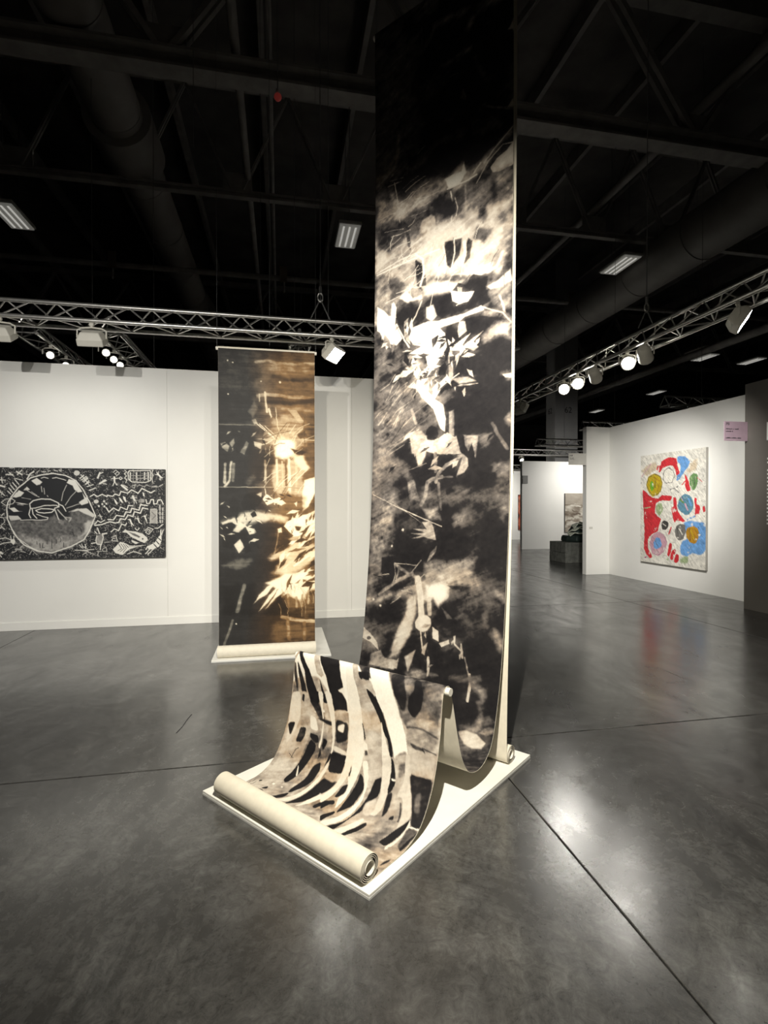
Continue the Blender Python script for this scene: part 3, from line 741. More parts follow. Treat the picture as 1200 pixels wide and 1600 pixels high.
P.1 5 377,6033 472,6033 488,6075 488,6126 413,6159
P.93 4 405,6063 453,6042 453,6092 409,6088
P.05 4 397,6206 453,6197 508,6193 520,6248 512,6294 417,6307
P.8 3 405,6168 504,6180 512,6202 409,6197
P.88 2 449,5915 500,6029 540,6164 552,6260 524,6340 500,6420 433,6534 401,6589 421,6479 484,6353 516,6277 500,6164 484,6033
P.90 2 441,5865 532,5844 572,6092 623,6277 596,6391 580,6450 580,6315 544,6151 504,6008
P.04 1 560,6206 572,6223 580,6281 564,6290
P.05 2 218,6180 274,6202 282,6235 250,6336 234,6395 206,6467 171,6450 187,6374 206,6290
P.9 1 199,6336 214,6353 238,6399 226,6399
P.12 3 206,6151 270,6151 290,6185 262,6197 214,6176
P.05 2 314,6155 353,6159 337,6218 318,6197
P.05 2 310,6214 334,6239 318,6273 314,6235
P.05 2 381,6319 389,6214 401,6214 405,6252 385,6290
P.06 3 306,6307 349,6277 365,6315 353,6391 322,6454 278,6517 266,6479 298,6395
P.07 3 405,6349 484,6345 508,6324 480,6378 437,6462 397,6542 334,6610 381,6446
P.7 6 445,6433 468,6412 496,6429 461,6441
P.06 3 552,6340 584,6332 580,6382 544,6412
P.05 2 230,6605 270,6525 286,6513 294,6555 262,6605
P.05 2 123,6572 139,6538 155,6563 127,6580
P.15 3 79,6605 139,6584 171,6597 99,6601
S.1 1 3 16,6614 28,6542
S.1 1 3 40,6610 48,6551
P.1 1 44,6530 60,6517 67,6525 56,6538
S.05 1 4 127,6319 131,6269 151,6252
S.05 1 3 95,6298 139,6315
P.95 1 155,6504 155,6504 155,6509 151,6513 147,6513 143,6513 139,6513 139,6509 139,6504 139,6500 143,6500 151,6500
P.9 1 218,6496 218,6496 218,6500 218,6504 214,6504 210,6504 206,6500 206,6500 206,6496 206,6496 210,6492 214,6496
P.6 5 417,6315 504,6307 516,6328 476,6345 417,6340
S.06 3 27 492,6513 508,6471 556,6446
P.06 2 401,6227 508,6197 516,6223 516,6290 488,6298 417,6311
P.62 5 413,6324 516,6290 516,6328 476,6353 413,6345
P.08 4 413,6349 484,6357 512,6332 488,6391 457,6437 405,6378
P.86 2 504,6197 560,6180 564,6210 560,6286 540,6353 520,6420 496,6483 465,6446 504,6366 524,6286
P.04 2 564,6218 572,6231 580,6281 560,6290
P.90 2 556,6180 611,6168 623,6235 615,6328 603,6429 596,6475 568,6412 580,6336
P.06 2 631,6256 651,6265 691,6307 675,6366 671,6420 643,6458 619,6492 615,6395 631,6311
P.06 3 552,6345 584,6324 588,6374 560,6412 540,6412
P.05 2 512,6496 520,6454 556,6446 540,6483 528,6513
P.05 2 564,6551 603,6483 619,6492 603,6547 603,6589
P.62 4 611,6168 742,6130 766,6235 738,6256 683,6244 651,6252
P.9 2 619,6193 659,6185 699,6286 707,6370 699,6450 679,6530 643,6610 631,6618 603,6589 655,6488 683,6391 691,6311
P.05 2 734,6252 770,6235 786,6294 782,6328 742,6366 738,6416 707,6488 699,6605 651,6610 699,6509 715,6416 727,6336
P.80 2 738,6130 794,6117 818,6193 830,6286 834,6370 818,6420 766,6416 790,6366 790,6298 766,6210
P.72 6 734,6408 731,6370 786,6332 802,6382 790,6433 750,6425
P.05 2 798,6126 814,6138 850,6210 858,6239 850,6277 830,6298 818,6206
P.95 1 826,6218 858,6218 858,6227 830,6227
P.12 4 830,6294 858,6277 873,6353 858,6408 842,6366
P.66 5 810,6113 897,6088 925,6172 901,6281 901,6382 866,6420 869,6345 862,6235
P.35 8 850,6147 893,6126 901,6180 869,6210
P.76 3 881,6092 909,6084 953,6223 1001,6328 993,6378 961,6437 953,6361 925,6286 885,6286 905,6210
P.7 6 905,6088 1052,6046 1060,6122 1052,6159 989,6168 929,6168
P.10 5 925,6172 1001,6168 1060,6159 1068,6260 1068,6345 1068,6382 1016,6387 997,6328 961,6252
P.3 9 993,6252 1016,6235 1040,6315 1008,6324
S.25 3 9 921,6311 941,6349 949,6391
P.1 3 897,6387 913,6374 921,6395 897,6403
P.85 2 695,6605 766,6450 786,6458 762,6589 742,6605
P.07 2 750,6610 762,6551 798,6458 818,6475 790,6559 774,6601
P.55 9 778,6605 818,6483 862,6412 945,6395 961,6437 937,6525 997,6542 1001,6589 957,6618 869,6614
P.30 13 850,6593 873,6492 945,6429 933,6504 941,6572 925,6610
P.06 2 929,6530 957,6433 1001,6361 1004,6382 1001,6437 989,6475 977,6534
P.85 2 1004,6361 1016,6387 1012,6441 1001,6517 989,6559 977,6534 997,6467 1004,6416
P.96 1 1008,6391 1068,6382 1068,6391 1012,6395
P.28 6 1008,6399 1068,6395 1044,6458 1044,6517 1020,6500
P.06 4 1068,6395 1068,6420 1056,6521 1040,6513 1044,6458
P.6 3 989,6534 1020,6500 1056,6525 1048,6568 1016,6555
P.5 6 957,6618 993,6555 1048,6568 1048,6618 1032,6652
P.1 3 1036,6618 1052,6584 1056,6605 1040,6652
P.08 2 234,2478 294,2478 337,2512 286,2503
P.06 2 496,2680 520,2638 568,2617 536,2651
P.06 2 365,2516 429,2508 488,2529 429,2525
P.08 2 592,2499 619,2482 651,2478 623,2491
P.75 2 421,2487 480,2478 532,2516 476,2512
P.9 2 167,2546 195,2499 258,2487 218,2525
P.75 2 274,2453 361,2461 417,2525 341,2503
P.06 2 401,2567 393,2533 417,2516 417,2541
P.85 2 536,2571 516,2546 520,2520 532,2546
P.9 2 472,2726 496,2668 564,2642 528,2693
P.9 2 326,2457 361,2436 409,2445 369,2457
P.9 2 655,2520 639,2487 643,2453 651,2487
P.85 2 266,2495 294,2474 337,2482 302,2495
P.08 2 298,2562 322,2503 373,2461 341,2516
P.08 2 357,2689 334,2647 361,2609 369,2651
P.75 2 742,2718 727,2680 750,2655 754,2689
P.9 2 516,2453 488,2424 496,2390 512,2419
P.08 2 302,2461 322,2398 393,2377 357,2428
P.08 2 492,2579 524,2554 568,2554 532,2571
P.06 2 377,2550 441,2525 516,2541 449,2554
P.75 2 552,2449 564,2424 588,2407 572,2428
P.75 2 449,2680 433,2617 476,2575 472,2630
P.08 2 107,2398 151,2402 179,2428 143,2419
P.75 2 330,2415 369,2419 405,2440 365,2432
P.85 2 377,2546 345,2512 349,2474 369,2508
P.08 2 476,2550 488,2508 532,2499 512,2529
P.75 2 397,2478 369,2457 373,2428 393,2453
P.75 2 425,2499 461,2466 516,2474 476,2495
P.85 2 453,2546 468,2512 504,2491 480,2520
P.06 2 496,2356 488,2293 544,2272 532,2318
P.06 2 457,2499 465,2474 496,2470 480,2487
P.06 2 306,2453 258,2402 278,2348 306,2402
P.08 2 373,2398 421,2377 480,2394 429,2407
P.85 2 647,2634 603,2592 607,2541 635,2588
P.9 2 449,2482 504,2466 564,2487 508,2495
P.75 2 353,2533 385,2495 445,2499 405,2525
P.85 2 326,2381 373,2377 417,2407 369,2402
P.85 2 250,2339 286,2331 330,2344 290,2344
P.9 2 353,2478 322,2432 341,2386 361,2436
P.75 2 361,2293 353,2255 377,2234 373,2264
P.08 2 631,2482 631,2436 675,2415 663,2453
P.75 2 425,2550 381,2491 373,2432 405,2491
P.06 2 318,2436 345,2432 377,2440 345,2440
P.9 2 516,2693 496,2630 540,2588 540,2642
P.85 2 210,2516 258,2470 337,2487 282,2516
P.9 2 492,2613 480,2588 492,2567 496,2592
P.06 2 699,2457 723,2419 770,2411 742,2440
P.8 2 711,2386 758,2386 802,2407 758,2402
P.9 2 822,2402 822,2365 854,2352 846,2381
P.8 2 556,2407 615,2398 663,2436 607,2432
P.06 2 552,2550 548,2495 596,2470 584,2516
P.8 2 734,2436 746,2419 770,2415 754,2428
P.8 2 679,2508 679,2470 703,2445 695,2478
P.9 2 520,2331 532,2314 560,2318 544,2331
P.8 2 635,2398 667,2365 719,2377 683,2398
P.8 2 719,2453 766,2432 822,2457 774,2466
P.06 2 528,2314 568,2306 607,2323 568,2327
P.06 2 596,2377 639,2348 695,2352 651,2369
P.06 2 532,2428 564,2424 592,2445 560,2440
P.06 2 548,2377 560,2339 600,2327 580,2356
P.06 2 596,2466 592,2411 631,2377 623,2424
P.8 2 703,2449 711,2394 758,2373 738,2415
P.8 2 671,2474 671,2436 707,2424 695,2453
P.06 2 635,2381 651,2369 671,2365 655,2377
P.8 2 687,2394 691,2365 723,2356 711,2381
P.06 2 651,2352 679,2327 723,2331 691,2348
P.06 2 532,2297 588,2289 643,2306 588,2306
P.06 2 584,2424 588,2398 611,2386 603,2407
S.7 2 4 175,1797 262,1780 345,1755
S.85 2 3 250,1712 357,1683 433,1624
S.9 2 5 246,1712 302,1675 353,1633
S.7 2 4 294,1809 341,1801 393,1792
S.85 2 4 286,1826 373,1826 449,1805
S.85 2 3 191,1742 266,1712 353,1704
S.85 2 5 195,1914 318,1902 441,1923
S.7 2 3 397,1771 461,1767 520,1767
S.7 2 5 107,1649 191,1658 262,1645
S.9 2 3 345,1729 405,1683 476,1649
S.7 2 4 147,1498 230,1502 314,1498
S.9 2 4 199,1590 250,1578 310,1582
S.9 2 5 500,1801 536,1759 584,1729
S.85 2 4 99,1759 167,1717 222,1666
S.9 2 3 171,1717 270,1700 369,1683
S.7 2 5 171,1704 226,1679 282,1649
S.7 2 5 8,1738 71,1700 147,1675
S.85 2 5 95,1961 202,1944 302,1919
S.85 2 5 278,1923 377,1885 468,1843
S.85 2 3 206,1691 290,1679 377,1696
S.7 2 3 349,1721 457,1696 548,1654
S.85 2 3 75,1595 119,1569 163,1548
S.7 2 3 79,1599 155,1561 234,1527
S.45 2 5 330,2697 349,2659 381,2625
S.6 2 5 60,2588 139,2550 191,2487
S.45 2 3 385,2718 421,2693 461,2672
S.6 2 5 111,2684 147,2655 183,2625
S.6 2 3 274,2747 318,2705 349,2655
S.08 2 4 139,2621 222,2571 306,2525
S.45 2 5 87,2827 139,2747 187,2668
S.45 2 3 155,2680 206,2621 278,2583
S.55 2 3 0,2802 44,2752 119,2722
S.45 2 3 250,2663 306,2617 369,2583
S.08 2 5 159,2975 222,2899 282,2823
S.08 2 5 234,2676 294,2651 337,2609
S.08 2 3 210,2697 254,2651 294,2604
S.6 2 4 143,2613 171,2571 210,2537
S.45 2 5 218,2701 266,2647 282,2575
S.45 2 5 202,2634 238,2588 294,2558
S.08 2 3 226,2853 254,2777 298,2714
S.55 2 4 222,2516 306,2487 373,2445
S.6 2 4 369,2634 393,2592 425,2558
S.55 2 3 56,2764 99,2743 147,2722
S.55 2 3 163,2680 191,2621 230,2562
S.6 2 4 171,2861 214,2790 266,2722
S.08 2 4 322,2592 377,2546 413,2482
S.45 2 3 381,2865 445,2836 492,2794
S.6 2 5 107,2676 147,2617 171,2554
S.6 2 5 222,2642 266,2617 310,2588
S.6 2 3 127,2941 187,2874 222,2794
S.9 2 5 310,1919 349,1860 361,1788
S.85 2 4 262,1700 242,1658 238,1616
S.12 2 4 611,1969 619,1935 635,1906
S.85 2 5 707,1927 715,1868 738,1818
S.9 2 5 266,1839 334,1809 381,1763
S.85 2 5 480,1725 492,1679 516,1641
S.12 2 3 691,1999 738,1961 782,1927
S.85 2 5 512,1885 536,1851 560,1822
S.85 2 3 318,1948 314,1910 306,1872
S.9 2 3 611,1948 639,1902 683,1877
S.9 2 3 123,1822 135,1750 143,1679
S.12 2 4 639,1750 647,1704 651,1658
S.12 2 4 921,1914 941,1868 973,1830
S.9 2 3 465,1763 476,1717 484,1662
S.85 2 5 532,1961 528,1919 540,1881
S.85 2 5 675,2108 731,2087 770,2045
S.12 2 4 314,1595 302,1536 302,1481
S.85 2 5 476,2066 492,2003 508,1944
S.12 2 3 1016,2066 1012,2003 1008,1944
S.12 2 3 540,1813 568,1784 588,1746
S.85 2 5 139,1586 143,1536 167,1494
S.9 2 4 810,1708 826,1658 858,1620
P.92 2 314,2297 282,2259 282,2217 306,2259
P.5 2 159,2344 155,2293 183,2251 179,2302
P.5 2 183,2184 195,2154 226,2146 206,2167
P.9 2 274,2230 266,2188 306,2171 298,2205
P.5 2 262,2171 262,2129 302,2108 290,2142
P.9 2 107,2297 103,2264 139,2255 131,2280
P.9 2 91,2083 139,2057 202,2083 151,2091
P.9 2 330,2222 306,2163 330,2112 337,2167
P.5 2 314,2289 262,2234 266,2171 302,2230
P.5 2 155,2297 83,2247 91,2179 139,2234
P.9 2 64,2276 79,2247 123,2247 99,2268
P.92 2 71,2222 64,2163 91,2121 87,2171
P.5 2 326,2302 369,2289 417,2310 373,2310
P.7 2 496,3160 512,3114 560,3088 536,3126
P.05 2 909,3021 925,2983 965,2966 941,2996
P.7 2 544,3021 603,3004 659,3029 603,3034
P.7 2 254,2970 294,2920 365,2903 318,2945
P.6 2 310,2983 409,2958 508,2992 413,2996
P.7 2 393,3025 468,2975 572,2987 488,3017
P.05 2 699,3269 659,3206 675,3139 695,3202
P.7 2 476,3177 532,3151 596,3172 536,3185
P.6 2 365,3088 345,2996 417,2937 409,3017
P.7 2 667,3177 671,3139 715,3126 699,3160
P.05 2 405,3063 441,3029 496,3021 457,3046
P.05 2 588,3101 631,3080 683,3088 635,3101
P.05 2 822,3172 774,3097 806,3021 830,3097
P.05 2 143,3193 159,3151 214,3135 183,3168
P.05 2 615,3042 631,3013 663,3000 643,3025
P.7 2 365,2937 421,2933 461,2966 409,2958
P.05 2 596,3139 647,3101 719,3101 659,3126
P.6 2 508,3025 524,2979 572,2966 548,3000
S.7 2 5 306,4010 349,4010 389,4014
S.7 2 3 516,3985 544,3938 592,3900
S.55 2 5 83,3926 135,3913 191,3905
S.7 2 5 218,4111 262,4081 302,4048
S.55 2 4 409,4069 405,4006 429,3942
S.06 2 4 298,3829 337,3829 373,3841
S.06 2 5 52,3921 151,3934 250,3934
S.7 2 4 226,3980 246,3905 234,3833
S.06 2 3 155,4178 210,4182 262,4178
S.7 2 4 234,3825 326,3825 413,3829
S.7 2 5 441,3942 457,3909 484,3884
S.55 2 5 369,3892 413,3841 453,3791
S.06 2 4 167,3837 175,3787 195,3736
S.06 2 4 115,3900 187,3888 254,3862
S.7 2 3 322,3989 405,3968 480,3938
P.6 2 723,4313 719,4296 734,4279 731,4296
P.6 2 560,4485 576,4464 603,4456 584,4477
P.6 2 663,4317 671,4304 687,4296 675,4308
P.6 2 282,4397 290,4363 322,4342 306,4372
P.6 2 528,4300 512,4283 520,4258 528,4279
P.05 2 715,4376 711,4359 723,4342 723,4359
P.05 2 611,4355 580,4338 572,4304 596,4325
P.05 2 488,4435 512,4426 536,4430 512,4439
P.6 2 786,4401 782,4367 806,4338 802,4367
P.05 2 707,4380 719,4342 750,4317 734,4351
P.05 2 552,4384 556,4355 576,4334 568,4359
P.6 2 476,4241 512,4208 560,4208 524,4233
S.7 2 4 270,1220 349,1187 437,1170
S.7 2 5 226,1283 286,1271 334,1241
S.5 2 4 397,1367 441,1367 476,1359
S.5 2 3 314,1245 401,1245 488,1254
S.6 2 4 238,1380 318,1359 369,1313
S.7 2 5 353,1300 453,1321 540,1313
S.7 2 4 306,1279 377,1237 468,1220
S.5 2 4 0,707 56,719 111,724
S.6 2 5 52,1300 135,1296 218,1300
S.6 2 4 298,1473 334,1460 357,1431
S.5 2 3 306,1405 385,1414 453,1405
S.7 2 5 40,1342 131,1334 230,1342
S.6 2 4 131,1094 191,1102 250,1111
S.6 2 5 115,1128 179,1128 238,1132
S.6 2 4 87,1447 171,1456 254,1473
S.5 2 3 250,1191 314,1165 381,1149
S.7 2 4 373,1001 401,980 433,968
S.6 2 3 147,1064 206,1031 262,997
S.4 2 4 663,396 707,383 758,383
S.4 2 3 611,623 655,623 691,610
S.4 2 4 627,593 675,597 727,614
S.3 2 3 603,332 635,282 683,252
S.3 2 5 818,488 862,480 909,484
S.35 2 4 199,257 294,265 361,236
S.3 2 4 64,358 131,299 226,278
S.3 2 4 222,362 322,358 417,358
S.3 2 3 393,665 421,644 461,635
S.35 2 3 480,177 528,177 572,181
S.3 2 3 449,379 512,379 564,358
S.4 2 3 675,526 715,480 758,442
S.3 2 5 862,396 889,391 917,387
"""
